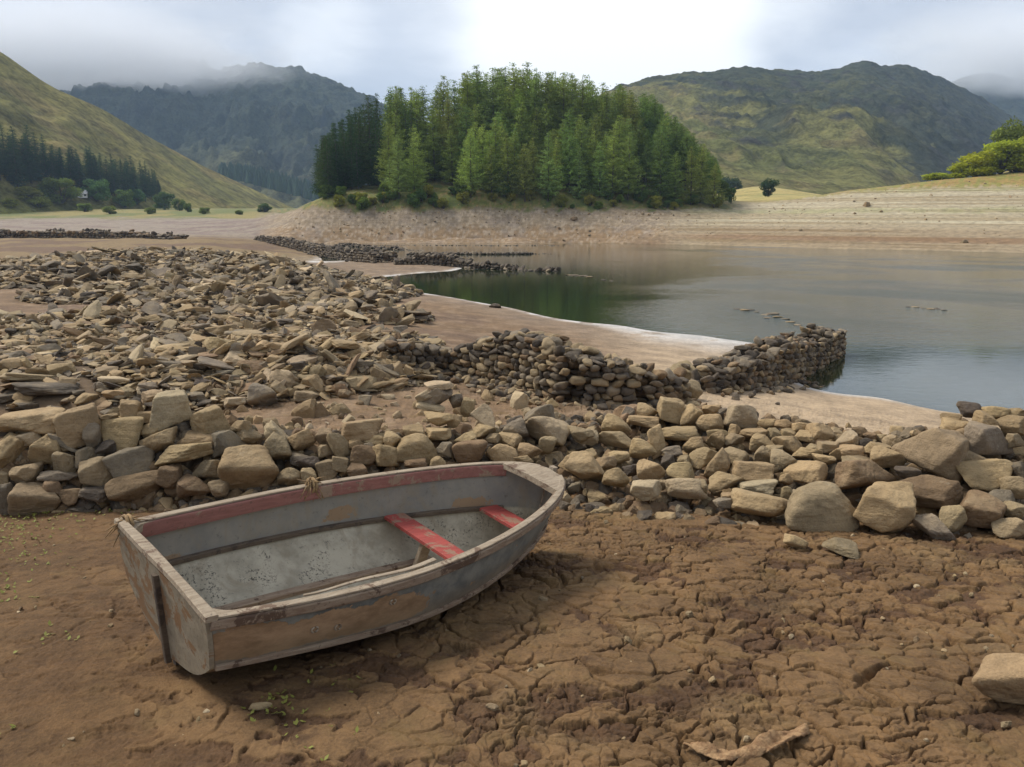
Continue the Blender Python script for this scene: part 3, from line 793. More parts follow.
    grey = plank('silvered_wood', (.36, .29, .205), (.22, .165, .11), (.14, .09, .058), .55)
    red = plank('faded_red_paint', (.29, .13, .105), (.215, .09, .072), (.27, .19, .13), .53)
    bright = plank('flaking_red_paint', (.35, .07, .055), (.26, .05, .04), (.26, .15, .1), .53)
    rub = plank('worn_brown_rail', (.19, .125, .082), (.3, .23, .16), (.1, .062, .04), .54)
    tr = plank('worn_transom_ply', (.29, .24, .165), (.19, .155, .105), (.21, .12, .058), .5, (2, 2, 2))
    dark = plank('dark_damp_wood', (.085, .06, .042), (.13, .1, .07), (.06, .045, .035), .55)
    return m, m2, grey, red, bright, rub, tr, dark


def build_boat():
    q = BQ; L, D = q['L'], q['D']
    MO, MI, GREY, RED, BRIGHT, RUB, TRM, DARK = boat_mats()
    root = empty('rowing_boat', (-1.6922, 3.5115, .0473))
    cy, sy = math.cos(.819), math.sin(.819); ch, sh = math.cos(.1492), math.sin(.1492); cp, sp = math.cos(-.1414), math.sin(-.1414)
    Rm = np.array([[cy, -sy, 0], [sy, cy, 0], [0, 0, 1]]) @ np.array([[cp, 0, -sp], [0, 1, 0], [sp, 0, cp]]) @ np.array([[1, 0, 0], [0, ch, -sh], [0, sh, ch]])
    root.matrix_world = Matrix.Translation(root.location) @ Matrix(Rm.tolist()).to_4x4()
    tag(root, 'abandoned wooden rowing boat with peeling grey paint, red seats, stranded on cracked mud', 'boat')

    def beam(t):
        a = np.clip(t / q['tm'], 0, 1); b = np.clip((t - q['tm']) / (1 - q['tm']), 0, 1)
        return np.where(t < q['tm'], q['wT'] + (q['wM'] - q['wT']) * np.sin(a * np.pi / 2), q['wM'] * (np.sqrt(np.clip(1 - b ** 1.8, 0, 1)) * .95 + .05 * (1 - .6 * b)))
    def zs(t): return D + q['rise'] * t ** 2
    def zk(t): return q['kr'] * np.clip((t - .45) / .55, 0, 1) ** 2.2
    def zch(t): return q['zc'] + (q['kr'] + .06) * np.clip((t - .3) / .7, 0, 1) ** 1.8
    def cw(t): return beam(t) * (q['cf'] - .25 * np.clip((t - .4) / .6, 0, 1) ** 2)
    def X(t, z): return t * L - q['rT'] * (1 - t) * z / D + q['rB'] * t ** 4 * (z - D) / D
    def surf(t, s, side):
        """s: 0 keel, 1 chine, 2 sheer"""
        t, s = np.broadcast_arrays(np.asarray(t, float), np.asarray(s, float))
        b, c = beam(t), cw(t)
        lo = np.clip(s, 0, 1); hi = np.clip(s - 1, 0, 1)
        y = np.where(s <= 1, c * lo, c + (b - c) * hi + .012 * np.sin(np.pi * hi) * np.minimum(b / .3, 1))
        z = np.where(s <= 1, zk(t) + (zch(t) - zk(t)) * lo - .055 * np.sin(np.pi * lo ** 1.4) * np.minimum(c / .35, 1), zch(t) + (zs(t) - zch(t)) * hi)
        return np.stack([X(t, z), y * side, z], -1)
    nt = 64; tt = 1 - (1 - np.linspace(0, 1, nt)) ** 1.35
    ss = np.r_[np.linspace(0, 1, 11), np.linspace(1, 2, 8)[1:]]; prof = [(s, -1) for s in ss[::-1]] + [(s, 1) for s in ss[1:]]
    V = np.concatenate([np.stack([surf(t, s, d) for s, d in prof]) for t in tt])
    F = grid_faces(nt, len(prof))[:, ::-1]
    Sg = np.tile([s for s, d in prof], nt); Tt = np.repeat(tt, len(prof))
    me = mesh_from('hull', V, F, {'T': Tt, 'Sg': Sg})
    me.materials.append(MO); me.materials.append(MI)
    hull = link('hull', me, None, root)
    md = hull.modifiers.new('thickness', 'SOLIDIFY'); md.thickness = .014; md.offset = -1; md.material_offset = 1; md.use_rim = True
    tag(hull, 'grey planking peeled to brown wood near the stern')

    def bar(name, mat, t0, t1, n, fn, side, up, w, h, parent=root):
        t = np.linspace(t0, t1, n); p = fn(t)
        tg = np.gradient(p, axis=0); tg /= np.linalg.norm(tg, axis=1)[:, None]
        u = np.tile(np.array(up, float), (n, 1)); sd = np.cross(tg, u); sd /= np.linalg.norm(sd, axis=1)[:, None]
        u = np.cross(sd, tg)
        mb = MB(); mb.add(*sweep_rect(p, sd, u, w, h)); return mb.build(name, mat, parent, smooth=False)
    for d, nm in ((1, 'far'), (-1, 'near')):
        def off(t, o, dz, s=2.0, d=d):
            p = surf(t, np.full_like(t, s), d); tg = np.gradient(p, axis=0); nn = np.stack([tg[:, 1], -tg[:, 0], 0 * tg[:, 0]], 1) * -d
            nn /= np.linalg.norm(nn, axis=1)[:, None] + 1e-9
            return p + nn * o + np.array([0, 0, dz])
        # outer rubbing rail, inner rail, and the capping over both
        g = bar('gunwale', GREY, .0, .992, 60, lambda t: off(t, -.002, .007), None, (0, 0, 1), .04, .012)
        bar('outer_rail', RUB, .0, .99, 60, lambda t: off(t, .0155, -.024), None, (0, 0, 1), .026, .046, g)
        bar('inner_rail', RED if d > 0 else RUB, .015, .93, 60, lambda t: off(t, -.027, -.042 if d > 0 else -.03), None, (0, 0, 1), .022, .082 if d > 0 else .055, g)
        bar('chine_rail', RUB, .0, .965, 60, lambda t: off(t, .009, .0, 1.03), None, (0, 0, 1), .02, .026)
        bar('seat_stringer', DARK, .03, .93, 50, lambda t: off(t, -.03, .012, 1.0), None, (0, 0, 1), .03, .03)
    # peeled splinter lying along the near inner rail
    mb = MB(); tq = np.linspace(.16, .45, 14); p = surf(tq, np.full(14, 2.0), -1) + np.array([0, .055, .012]) + np.c_[0 * tq, .012 * np.sin(tq * 30), .006 * np.sin(tq * 23)]
    mb.add(*sweep_rect(p, (0, 1, 0), (0, 0, 1), np.linspace(.012, .03, 14), .009)); mb.build('splinter', GREY, root, smooth=False)
    # transom
    sec = np.array([surf(0.0, s, d) for s, d in prof]); cen = np.array([X(0.0, .3), 0, .3])
    mb = MB(); n = len(sec); o = np.array([-.026, 0, 0])
    V = np.concatenate([sec + np.array([-.002, 0, 0]), sec + o, [cen, cen + o]])
    F = []
    for i in range(n):
        j = (i + 1) % n
        F += [(i, j, 2 * n), (n + j, n + i, 2 * n + 1), (i, n + i, n + j), (i, n + j, j)]
    mb.add(V, np.array(F)); tr = mb.build('transom', TRM, root, smooth=False)
    w = q['wT']; xt = X(0.0, D)
    yy = np.linspace(-w - .028, w + .028, 24)
    mb = MB(); mb.add(*sweep_rect(np.c_[np.full(24, xt - .008), yy, D + .012 + .012 * np.cos(yy * 2.6)], (1, 0, 0), (0, 0, 1), .052 + .006 * np.sin(yy * 9), .03)); mb.build('capping', GREY, tr, smooth=False)
    mb = MB(); zz = np.linspace(-.02, D - .03, 10); mb.add(*sweep_rect(np.c_[[X(0.0, z) - .038 for z in zz], 0 * zz, zz], (0, 1, 0), (1, 0, 0), .028, .03)); mb.build('keel_post', DARK, tr, smooth=False)
    mb = MB(); zz = np.linspace(.05, D - .06, 8); mb.add(*sweep_rect(np.c_[[X(0.0, z) + .02 for z in zz], 0 * zz, zz], (0, 1, 0), (1, 0, 0), .09, .03)); mb.build('stern_frame', DARK, tr, smooth=False)
    # quarter knees in the stern corners
    for d in (1, -1):
        y0 = (w - .012) * d; a = .13
        pts = [(xt + .02, y0)] + [(xt + .02 + a * (1 - math.sin(k * math.pi / 12)) , y0 - d * a * (1 - math.cos(k * math.pi / 12))) for k in range(7)][::1]
        top = np.array([(x, y, D + .004) for x, y in pts]); bot = top - np.array([0, 0, .05]); n = len(top)
        F = [(0, i, i + 1) for i in range(1, n - 1)] + [(n, n + i + 1, n + i) for i in range(1, n - 1)]
        for i in range(n):
            j = (i + 1) % n; F += [(i, n + i, n + j), (i, n + j, j)]
        mb = MB(); mb.add(np.r_[top, bot], np.array(F)); mb.build('corner_knee', GREY, root, smooth=False)
    # breasthook at the bow, keelson, stem
    tb = np.linspace(.925, .99, 8); A = surf(tb, np.full(8, 2.0), 1); B = surf(tb, np.full(8, 2.0), -1)
    A[:, 2] += .012; B[:, 2] += .012; A[0, 0] -= .03; B[0, 0] -= .03
    mid = (A + B) / 2 + np.array([0, 0, .012]); top = np.concatenate([A, mid, B]); V = np.r_[top, top - np.array([0, 0, .04])]
    F = [tuple(f) for f in grid_faces(3, 8)] + [tuple(f[::-1] + 24) for f in grid_faces(3, 8)] + [(0, 8, 32, 24), (8, 16, 40, 32)]
    mb = MB(); mb.add(V, np.array(F)); mb.build('breasthook', GREY, root, smooth=False)
    mb = MB(); z = np.linspace(.0, 1.0, 14); zt = zk(1.0) + (zs(1.0) + .03 - zk(1.0)) * z
    mb.add(*sweep_rect(np.c_[[X(1.0, a) + .012 for a in zt], 0 * z, zt], (0, 1, 0), (1, 0, 0), .05, .05)); mb.build('stem', GREY, root, smooth=False)
    bar('floor_batten', RUB, .1, .68, 40, lambda t: surf(t, np.full_like(t, .36), 1) + np.array([0, 0, .02]), None, (0, 0, 1), .06, .03)
    bar('keelson', RUB, .03, .86, 40, lambda t: np.stack([X(t, zk(t)), 0 * t, zk(t) + .012], -1), None, (0, 0, 1), .1, .026)
    bar('keel', DARK, .0, .95, 40, lambda t: np.stack([X(t, zk(t)), 0 * t, zk(t) - .02], -1), None, (0, 0, 1), .035, .05)
    # seats
    def seat(name, t, wid, lab):
        c = float(cw(np.array(t + wid / 2 / L))) - .02; z = float(zch(np.array(t))) + .03; x = t * L
        yy = np.linspace(-c, c, 9)
        mb = MB(); mb.add(*sweep_rect(np.c_[np.full(9, x), yy, np.full(9, z)], (1, 0, 0), (0, 0, 1), wid, .026)); s = mb.build(name, BRIGHT, root, smooth=False)
        tag(s, lab); return s, x, z, c
    s1, x1, z1, c1 = seat('thwart', .625, .17, 'middle seat plank in flaking red paint')
    seat('bow_seat', .875, .19, 'short red seat plank under the bow')
    mb = MB(); zz = np.linspace(float(zk(np.array(.6))) + .03, z1 - .014, 6); mb.add(*sweep_rect(np.c_[np.full(6, x1) - .06 + .05 * np.linspace(0, 1, 6), 0 * zz + .09, zz], (1, 0, 0), (0, 1, 0), .085, .035)); mb.build('seat_post', GREY, s1, smooth=False)
    # frayed rope end tied round the far rail, and a hank of old rope hung on the near stern corner
    rnd = random.Random(5)
    def tuft(t, s, side, n, ln, name, lab):
        p0 = surf(t, 2.0, side) + np.array([0, 0, .02]); mb = MB()
        for i in range(n):
            a = rnd.uniform(0, 6.28); k = rnd.uniform(.4, 1) * ln
            e = p0 + np.array([math.cos(a) * k * .7, -side * rnd.uniform(-.3, 1) * k * .5, rnd.uniform(-.9, .25) * k])
            pm = (p0 + e) / 2 + np.array([0, 0, .03 * rnd.random()])
            mb.add(*tube([p0, pm, e], [.006, .005, .002], 5))
        th = np.linspace(0, 2 * np.pi, 16); c = p0 + np.array([0, 0, -.02])
        for k in range(2): mb.add(*tube(np.c_[c[0] + .02 * k + 0 * th, c[1] + .045 * np.cos(th), c[2] + .045 * np.sin(th)], .009, 6, False))
        r = mb.build(name, simple_mat('old_rope', (.34, .22, .1), (.2, .13, .07), 40), root); tag(r, lab)
    tuft(.42, 2, 1, 60, .17, 'rope_end', 'frayed straw coloured rope end on the rail')
    tuft(.005, 2, 1, 30, .16, 'rope_end', 'frayed dark rope hanging at the stern corner')
    # two drain holes with rims near the stern
    for t, s in ((.17, 1.42), (.215, 1.36), (.33, 1.6)):
        p = surf(t, s, -1); mb = MB(); th = np.linspace(0, 2 * np.pi, 17)
        mb.add(*tube(np.c_[p[0] + .018 * np.cos(th), np.full(17, p[1] - .004), p[2] + .014 * np.sin(th)], .005, 6, False))
        mb.build('hole_rim', GREY, hull)
build_boat()


# ------------------------------------------------------------------ stones
def ico(sub):
    bm = bmesh.new(); bmesh.ops.create_icosphere(bm, subdivisions=sub, radius=1.0)
    bm.verts.ensure_lookup_table()
    V = np.array([v.co[:] for v in bm.verts]); F = np.array([[v.index for v in f.verts] for f in bm.faces]); bm.free()
    return V / np.linalg.norm(V, axis=1)[:, None], F
ICO = {k: ico(k) for k in (2, 3, 5)}


def rock_shape(seed, kind, sub, sharp=None):
    """a unit stone: flat facets where it has split, worn corners, layered surface"""
    D, F = ICO[sub]; rs = np.random.RandomState(seed)
    npl, pw, lo = {'r': (12, 8, .84), 'a': (12, 19, .64), 'b': (9, 20, .68), 's': (12, 19, .62)}[kind]
    pw = sharp or pw
    N = rs.normal(size=(npl, 3)); N /= np.linalg.norm(N, axis=1)[:, None]
    if kind in 'bs':
        B = np.array([[1, 0, 0], [-1, 0, 0], [0, 1, 0], [0, -1, 0], [0, 0, 1], [0, 0, -1]], float) + rs.normal(size=(6, 3)) * .2
        N = np.r_[B / np.linalg.norm(B, axis=1)[:, None], N]
    d = rs.uniform(lo, 1.0, len(N))
    if kind in 'bs': d[:6] = rs.uniform(.64, .78, 6)
    r = (np.sum((np.maximum(D @ N.T, 1e-3) / d) ** pw, axis=1)) ** (-1 / pw)
    o = rs.uniform(0, 50, 3)
    r *= 1 + .10 * fbm(D[:, 0] * 1.7 + o[0], D[:, 1] * 1.7 + o[1], D[:, 2] * 1.7 + o[2], 3, .5, seed)
    if sub > 3:
        r *= 1 + .045 * fbm(D[:, 0] * 5 + o[0], D[:, 1] * 5, D[:, 2] * 5 + o[2], 4, .6, seed + 3)
        lay = D @ (rs.normal(size=3) * np.array([.3, .3, 1]))
        r *= 1 - .02 * (kind in 'as') * np.abs(vnoise(lay * 9 + o[1], D[:, 0] * 1.2, D[:, 1] * 1.2, seed + 9))
    V = D * r[:, None]
    a, b = V.min(0), V.max(0)
    return (V - (a + b) / 2) / (b - a), F


def outline_fill(V):
    th = np.linspace(0, np.pi, 24, endpoint=False); P = V[:, [0, 2]]
    w = np.array([np.ptp(P @ np.array([math.cos(a), math.sin(a)])) / (abs(math.cos(a)) + abs(math.sin(a))) for a in th])
    return w.min()


ROCKS = {}
for ki, kind in enumerate('rabs'):
    sd = 100 + 400 * ki
    for i in range(7):
        while True:
            sd += 1; V, F = rock_shape(sd, kind, 3)
            if outline_fill(V) > .7: break
        V, F = rock_shape(sd, kind, 5)
        me = mesh_from('stone', V, F); me.materials.append(M_ROCK); ROCKS[kind, i] = me
SMALL = [rock_shape(900 + i, 'sas'[i % 3], 3, 34) for i in range(14)]
TINY = [rock_shape(950 + i, 'sas'[i % 3], 3, 34) for i in range(12)]
COURSE = [rock_shape(980 + i, 'asb'[i % 3], 3, 22) for i in range(14)]
TONE = {'t': (.325, .228, .118), 'p': (.41, .312, .188), 'g': (.2, .158, .108), 'b': (.2, .13, .07), 'd': (.1, .078, .056), 'k': (.275, .202, .113)}
TONEW = {'t': 'tan', 'p': 'pale', 'g': 'grey', 'b': 'brown', 'd': 'dark grey', 'k': 'grey-tan'}
RS = np.random.RandomState(77)

# stones of the tumbled wall as they lie in the photograph: centre, width, height, turn, tone, shape (in six enlarged strips)
STRIPS = {
 'A': (0, 390, .1695, '170 200 350 125 -3 t s|175 290 160 90 0 p s|60 375 190 210 10 t a|460 225 245 240 0 t b|540 270 95 185 0 g r|715 275 275 185 -5 t a|770 130 125 130 0 t b|255 370 175 180 -10 t a|360 320 180 65 35 g s|370 445 145 155 -10 k a|490 400 125 105 -35 g a|560 500 190 180 0 k b|770 460 260 185 -8 g a|800 590 330 160 -3 b r|155 530 165 155 0 k a|200 670 270 195 8 k r|315 600 140 110 20 b a|410 640 125 95 0 b a|345 520 210 65 8 g s|15 530 60 95 0 k b|25 660 95 195 0 g b|560 625 180 85 5 d s|900 40 130 70 -10 k a|860 170 115 75 0 t b|885 250 105 95 0 t r|640 180 115 65 -10 t a|620 350 115 85 0 d a'),
 'B': (140, 390, .1695, '180 130 225 205 0 p b|400 185 245 145 0 t a|115 315 235 135 -30 t a|325 300 245 85 -3 t s|255 390 350 115 -8 t s|520 330 210 165 0 g a|640 490 340 265 0 t r|390 490 200 125 -5 k a|170 535 135 155 0 b b|320 585 210 115 0 b a|460 590 120 105 0 k r|810 370 190 155 40 k a|800 285 190 95 55 p s|641 280 145 85 10 k a|580 230 145 85 0 t a|945 310 155 135 -10 t a|880 520 150 105 -5 k r|950 430 140 75 10 d s|990 515 85 85 0 k a|70 250 95 95 0 t r|555 75 125 52 0 p s'),
 'C': (280, 380, .1695, '260 340 105 95 0 k r|345 390 115 185 -15 k b|480 305 260 115 -3 t s|450 375 95 55 0 t s|480 455 175 125 -3 b b|635 460 200 135 5 t b|810 420 250 165 15 t r|670 370 115 105 0 t a|560 355 135 62 0 t s|270 430 95 85 0 k a|150 500 155 95 10 d a|70 580 115 105 0 k r|160 575 115 95 0 k a|280 545 135 115 0 k a|350 510 105 105 0 k b|455 545 125 65 0 b s|940 250 180 105 -5 t a|930 330 160 75 0 t s|965 420 115 98 0 g a|930 490 95 65 0 t r|800 500 135 55 0 b s|790 315 135 65 0 t s|525 400 65 52 0 g a'),
 'D': (420, 380, .1695, '270 355 130 75 10 t a|378 310 140 75 0 t a|300 435 210 135 -8 b r|480 445 190 115 5 t a|531 355 140 95 30 t a|560 310 160 115 -30 g a|700 230 200 115 -20 g a|560 250 115 55 -30 d s|740 310 280 155 15 p a|755 390 105 105 0 k r|650 430 145 85 0 t a|610 475 125 45 0 t s|280 165 85 115 0 t b|390 230 105 155 -40 p a|211 130 85 85 0 g a|92 112 205 100 -32 g s|950 345 155 115 0 k a|60 165 170 50 14 p s|110 38 180 44 0 p s|30 95 120 60 -20 p s|195 250 85 80 0 t a|430 350 90 60 0 k a'),
 'E': (550, 380, .1695, '215 345 140 95 0 p a|395 275 170 115 10 t r|390 360 200 95 10 k a|575 200 125 95 0 t a|715 195 158 158 0 t b|550 250 190 65 0 t s|840 225 130 140 10 t a|945 265 160 112 0 t r|955 190 115 75 0 t a|550 415 155 125 0 t r|630 370 95 190 -10 t b|770 330 220 85 0 t s|850 395 125 95 0 t r|910 460 175 105 -15 t a|975 360 105 105 0 t a|220 545 275 155 40 t a|215 465 125 95 10 t a|390 590 160 128 0 t r|600 545 170 135 -5 t a|770 560 170 115 0 t r|800 650 250 125 0 p r|570 660 190 105 0 p b|720 430 125 65 0 g s|700 490 95 85 0 d a|790 480 75 65 0 k a|410 460 125 65 0 t s|330 500 125 95 0 k a|480 540 105 85 0 d a|660 625 75 65 0 k r|130 500 150 80 15 t a'),
 'F': (690, 400, .1891, '275 90 170 140 5 p b|340 185 150 48 -4 t s|235 165 75 65 0 t a|145 210 115 85 0 t a|30 245 95 85 0 t r|240 215 105 65 0 k a|390 235 135 85 0 t a|520 245 160 95 10 t a|140 360 195 105 -55 t b|240 310 145 105 30 k a|335 400 230 125 -5 t b|195 445 185 95 0 t a|360 480 210 72 -8 p s|380 575 310 122 5 t r|500 340 145 115 0 k a|620 400 220 138 5 t a|510 425 74 74 0 t r|580 515 95 58 0 p r|510 495 65 75 0 k b|715 600 375 270 8 k r|220 520 105 52 0 t s|180 555 105 55 0 g s|40 480 105 105 0 k r|393 310 110 95 40 k a|621 290 155 62 0 t s|710 330 115 65 0 t a|700 180 150 85 10 t a|590 150 95 62 0 t r|500 135 115 62 0 t r|410 130 105 55 0 t r|440 180 85 52 0 k a|830 220 120 95 0 p a|800 290 115 75 0 t a|740 260 125 65 0 k s|660 265 85 52 0 k a|520 180 85 45 0 t s|620 200 115 65 0 t a|870 345 85 55 0 t a|450 270 90 50 -10 k s'),
 'G': (840, 395, .1955, '145 430 300 155 -5 b a|480 320 340 270 8 k a|235 615 300 250 5 t b|460 520 320 160 3 b a|345 405 125 65 0 d r|750 425 280 145 -8 t a|735 610 260 165 10 b b|580 640 135 140 10 k a|480 690 210 105 40 g s|770 260 260 185 10 g a|665 80 115 80 0 d r|800 100 150 80 0 t r|735 140 125 105 0 t a|880 165 150 105 0 t a|905 245 95 85 0 k a|640 230 140 105 0 t a|660 335 150 85 20 k s|890 480 140 115 0 k r|830 530 125 75 0 g r|910 400 105 105 0 d a|890 600 105 85 0 k a|880 690 180 105 0 k a|250 330 170 115 0 t a|560 240 100 85 0 t a|600 170 140 75 0 t s|570 130 95 62 0 t a|760 185 115 65 0 p s|905 95 95 52 0 t a|60 300 150 65 0 t s|190 280 140 65 0 t s|90 350 150 55 0 k s'),
}
STONES = []   # dict(px, py, w, h, tone, kind, loc, part)


def put_stone(px, py, w, h, ang, tone, kind, Y, part, sink=.12):
    D = ray(px, py); c = np.array([0, 0, CAMH]) + D * (Y / D[1]); dep = np.linalg.norm(c - np.array([0, 0, CAMH]))
    dep_f = Y / D[1]
    ww, hh = w * dep_f / FPX, h * dep_f / FPX
    th = {'r': .82, 'a': .85, 'b': .8, 's': 1.0}[kind] * (ww * .72 + hh * .4) * RS.uniform(.85, 1.1)
    f = (c - np.array([0, 0, CAMH])) / dep                      # away from the lens
    f = np.array([f[0] * .6, f[1], 0]); f /= np.linalg.norm(f)
    rgt = np.array([f[1], -f[0], 0]); up = np.array([0, 0, 1.0])
    a = R_(-ang); X = rgt * math.cos(a) + up * math.sin(a); Z = -rgt * math.sin(a) + up * math.cos(a)
    tilt = R_(RS.uniform(-14, 8)); Yv = f * math.cos(tilt) + Z * math.sin(tilt); Z = Z * math.cos(tilt) - f * math.sin(tilt)
    sx = RS.choice([-1, 1]); sy = RS.choice([-1, 1])
    o = bpy.data.objects.new('stone', ROCKS[kind, RS.randint(7)]); COL.objects.link(o)
    k = 1.03
    M = np.eye(4); M[:3, 0] = X * ww * k * sx; M[:3, 1] = Yv * th * sy * k; M[:3, 2] = Z * hh * k * 1.03
    M[:3, 3] = c + f * th * .5 * .55
    o.matrix_world = Matrix(M.tolist())
    t = np.array(TONE[tone]) * RS.uniform(.82, 1.12) * (1 + RS.normal(size=3) * .012)
    o.color = (*t, 1)
    STONES.append(dict(o=o, px=px, py=py, w=w, h=h, ang=ang, tone=tone, kind=kind, part=part, size=ww, loc=M[:3, 3]))
    return o


for key, (ox, oy, sc, txt) in STRIPS.items():
    for item in txt.split('|'):
        a = item.split(); cx, cy, w, h, ang = [float(v) for v in a[:5]]
        px, py = ox + cx * sc, oy + cy * sc
        fr, tr, Yf, dp = wall_par(px)
        yb = py + h * sc * .25
        Y = Yf + dp * np.clip((fr - yb) / (fr - tr), -.08, 1.25)
        put_stone(px, py, w * sc, h * sc, ang, a[5], a[6], Y, 'wall')

def ground_hit(px, py, y0=8.5, y1=120):
    ys = np.geomspace(y0, y1, 260); d = ray(px, py)
    x = d[0] / d[1] * ys; z = CAMH + d[2] / d[1] * ys
    g = ground_z(x, ys); i = np.argmax(z <= g)
    return ys[i] if i else y1


# the biggest slabs and boulders of the heap behind the wall, each its own stone
NEAR_HEAP = '252 370 30 17 0 b r|222 332 32 12 -8 t s|45 391 60 12 6 d s|30 380 55 9 8 k s|120 345 52 9 -6 t s|233 362 26 17 8 p s|220 348 34 17 32 t a|150 322 26 10 -12 t s|95 358 24 9 -4 t s|170 397 26 12 -4 p a|87 400 22 12 0 t a|115 397 24 12 5 t a|130 393 22 11 0 k a|284 379 28 17 12 p a|262 398 30 22 20 g a|280 392 20 18 0 k a|312 386 22 20 0 t a|305 398 26 12 0 k s|360 386 32 16 6 k r|335 363 36 9 38 k s|322 350 30 9 -35 t s|330 372 16 14 0 t a|346 374 22 9 30 g s|318 373 18 16 0 k a|296 368 22 14 0 d s|270 352 26 12 -5 t a|235 382 18 12 10 g a|205 385 20 9 10 d s|190 372 20 7 25 t s|186 388 16 10 0 t a|147 388 18 9 0 g a|172 366 34 10 20 g s|160 360 30 12 -24 t s|105 372 24 8 -4 k s|60 370 26 11 0 t b|40 352 24 12 0 k b|15 345 26 9 6 t s|8 365 26 12 -10 t a|25 330 26 10 5 t a|70 332 22 10 -6 k a|68 385 18 12 0 k a|100 386 14 8 -10 g a|246 398 12 6 0 d a|236 401 18 8 0 p a|10 398 24 9 -6 d s|22 408 30 8 4 d s|300 352 22 11 0 t a|352 356 20 10 -16 t s|371 350 18 14 0 t a|383 344 20 8 -30 k s|395 352 18 9 24 d s|386 360 16 14 0 t a|398 372 10 20 0 k b|408 374 10 16 8 t b|376 372 13 14 0 k a|365 402 14 12 0 g a|388 398 14 7 0 p r|343 409 9 7 0 p r|320 412 20 8 0 t r|318 405 12 6 0 p r|345 395 14 10 0 k a|358 340 26 8 -24 t s|270 340 24 8 12 k s|190 335 22 8 -18 k s|52 318 22 8 0 t s|100 312 20 8 -8 t s|180 312 26 9 -20 t a|207 322 18 8 10 d s|243 335 18 9 0 t a|330 338 18 8 10 t a|290 333 20 8 -5 t s'
HITS = []
for item in NEAR_HEAP.split('|'):
    a = item.split(); px, py, w, h, ang = [float(v) for v in a[:5]]
    Y = ground_hit(px, py + h * .35); HITS.append((px, py, w))
    put_stone(px, py, w, h, ang, a[5], a[6], Y - .1, 'heap')
tries = 0
while sum(s['part'] == 'heap' for s in STONES) < 96 and tries < 4000:
    tries += 1
    px, py = RS.uniform(0, 405), RS.uniform(318, 400)
    w = RS.uniform(15, 27) * (.55 + .45 * (py - 300) / 100)
    if py > 402 - .02 * px or any(abs(px - a) < (w + c) * .46 and abs(py - b) < 9 for a, b, c in HITS): continue
    HITS.append((px, py, w)); Y = ground_hit(px, py + 3)
    put_stone(px, py, w, w * RS.uniform(.36, .75), RS.uniform(-28, 28), RS.choice(list('tttkkggpd')), RS.choice(list('aassb')), Y - .1, 'heap')
# single stones lying about
SINGLE = '495 306 12 5 0 d r b|337 347 8 6 0 p r|465 372 11 9 0 p a|605 540 0 0 0 t a|395 405 10 6 0 p s|735 386 0 0 0 t a|680 376 30 24 0 k b|668 392 34 22 0 k a|690 392 26 20 0 k a'
for item in SINGLE.split('|'):
    a = item.split(); px, py, w, h, ang = [float(v) for v in a[:5]]
    if w: put_stone(px, py, w, h, ang, a[5], a[6], ground_hit(px, py + h * .4), 'lone')
# low stones half sunk in the mud in front of the wall
for px, py, w, h, ang, tone, kind in ((797, 544, 26, 12, 20, 't', 'r'), (1016, 688, 74, 46, -12, 't', 'r'), (842, 550, 34, 12, 10, 'k', 's'), (260, 708, 22, 9, 0, 't', 'r'), (600, 500, 26, 12, 8, 't', 'a')):
    put_stone(px, py, w, h, ang, tone, kind, ground_hit(px, py + h * .45, 2.2, 12), 'mud')
print('stones', len(STONES))


# --- smaller loose stones nobody could count
def rubble(name, pts, sizes, flat, tones, shapes, kind='stuff', mat=None):
    mb = MB(); n = len(pts)
    for i in range(n):
        V, F = shapes[RS.randint(len(shapes))]
        q = RS.normal(size=4); q /= np.linalg.norm(q)
        if flat: # slabs lie roughly level, some tipped up
            yaw = RS.uniform(0, 6.28); tilt = RS.normal() * .55; ta = RS.uniform(0, 6.28)
            Rm = np.array(Matrix.Rotation(tilt, 3, Vector((math.cos(ta), math.sin(ta), 0))) @ Matrix.Rotation(yaw, 3, 'Z'))
            sc = np.array([RS.uniform(.8, 1.5), RS.uniform(.55, 1.0), RS.uniform(.14, .42)])
        else:
            w, x, y, z = q
            Rm = np.array([[1 - 2 * (y * y + z * z), 2 * (x * y - z * w), 2 * (x * z + y * w)], [2 * (x * y + z * w), 1 - 2 * (x * x + z * z), 2 * (y * z - x * w)], [2 * (x * z - y * w), 2 * (y * z + x * w), 1 - 2 * (x * x + y * y)]])
            sc = np.array([1.15, .9, .75])
        c = np.array(TONE[tones[RS.randint(len(tones))]]) * RS.uniform(.7, 1.2) * (1 + RS.normal(size=3) * .012)
        mb.add((V * sc * sizes[i]) @ Rm.T + pts[i], F, c)
    o = mb.build(name, mat or M_RUBBLE, smooth=False)
    if kind: tag(o, kind=kind)
    return o


def scatter_heaps():
    P, Sz, T = [], [], []
    for hi, (cx, cy, a, b, h, r) in enumerate(HEAPS):
        far = cy > 27
        area = math.pi * a * b; n = int(area * (88 if not far else 34))
        rr = np.sqrt(RS.uniform(0, 1.12, n)); th = RS.uniform(0, 6.283, n)
        u, v = rr * np.cos(th) * a, rr * np.sin(th) * b
        c, s = math.cos(r), math.sin(r)
        x = cx + u * c - v * s; y = cy + u * s + v * c
        gap = fbm(x * .22, y * .16, o=3, seed=71) > .36
        keep = ~gap | (RS.uniform(size=n) < .25)
        x, y = x[keep], y[keep]; z = ground_z(x, y)
        sz = np.exp(RS.normal(size=len(x)) * .38) * (.2 if not far else .3)
        lift = RS.uniform(-.06, .2, len(x)) * sz * 2
        P.append(np.c_[x, y, z + lift]); Sz.append(sz)
    return np.concatenate(P), np.concatenate(Sz)
HP, HS = scatter_heaps()
nearm = HP[:, 1] < 27
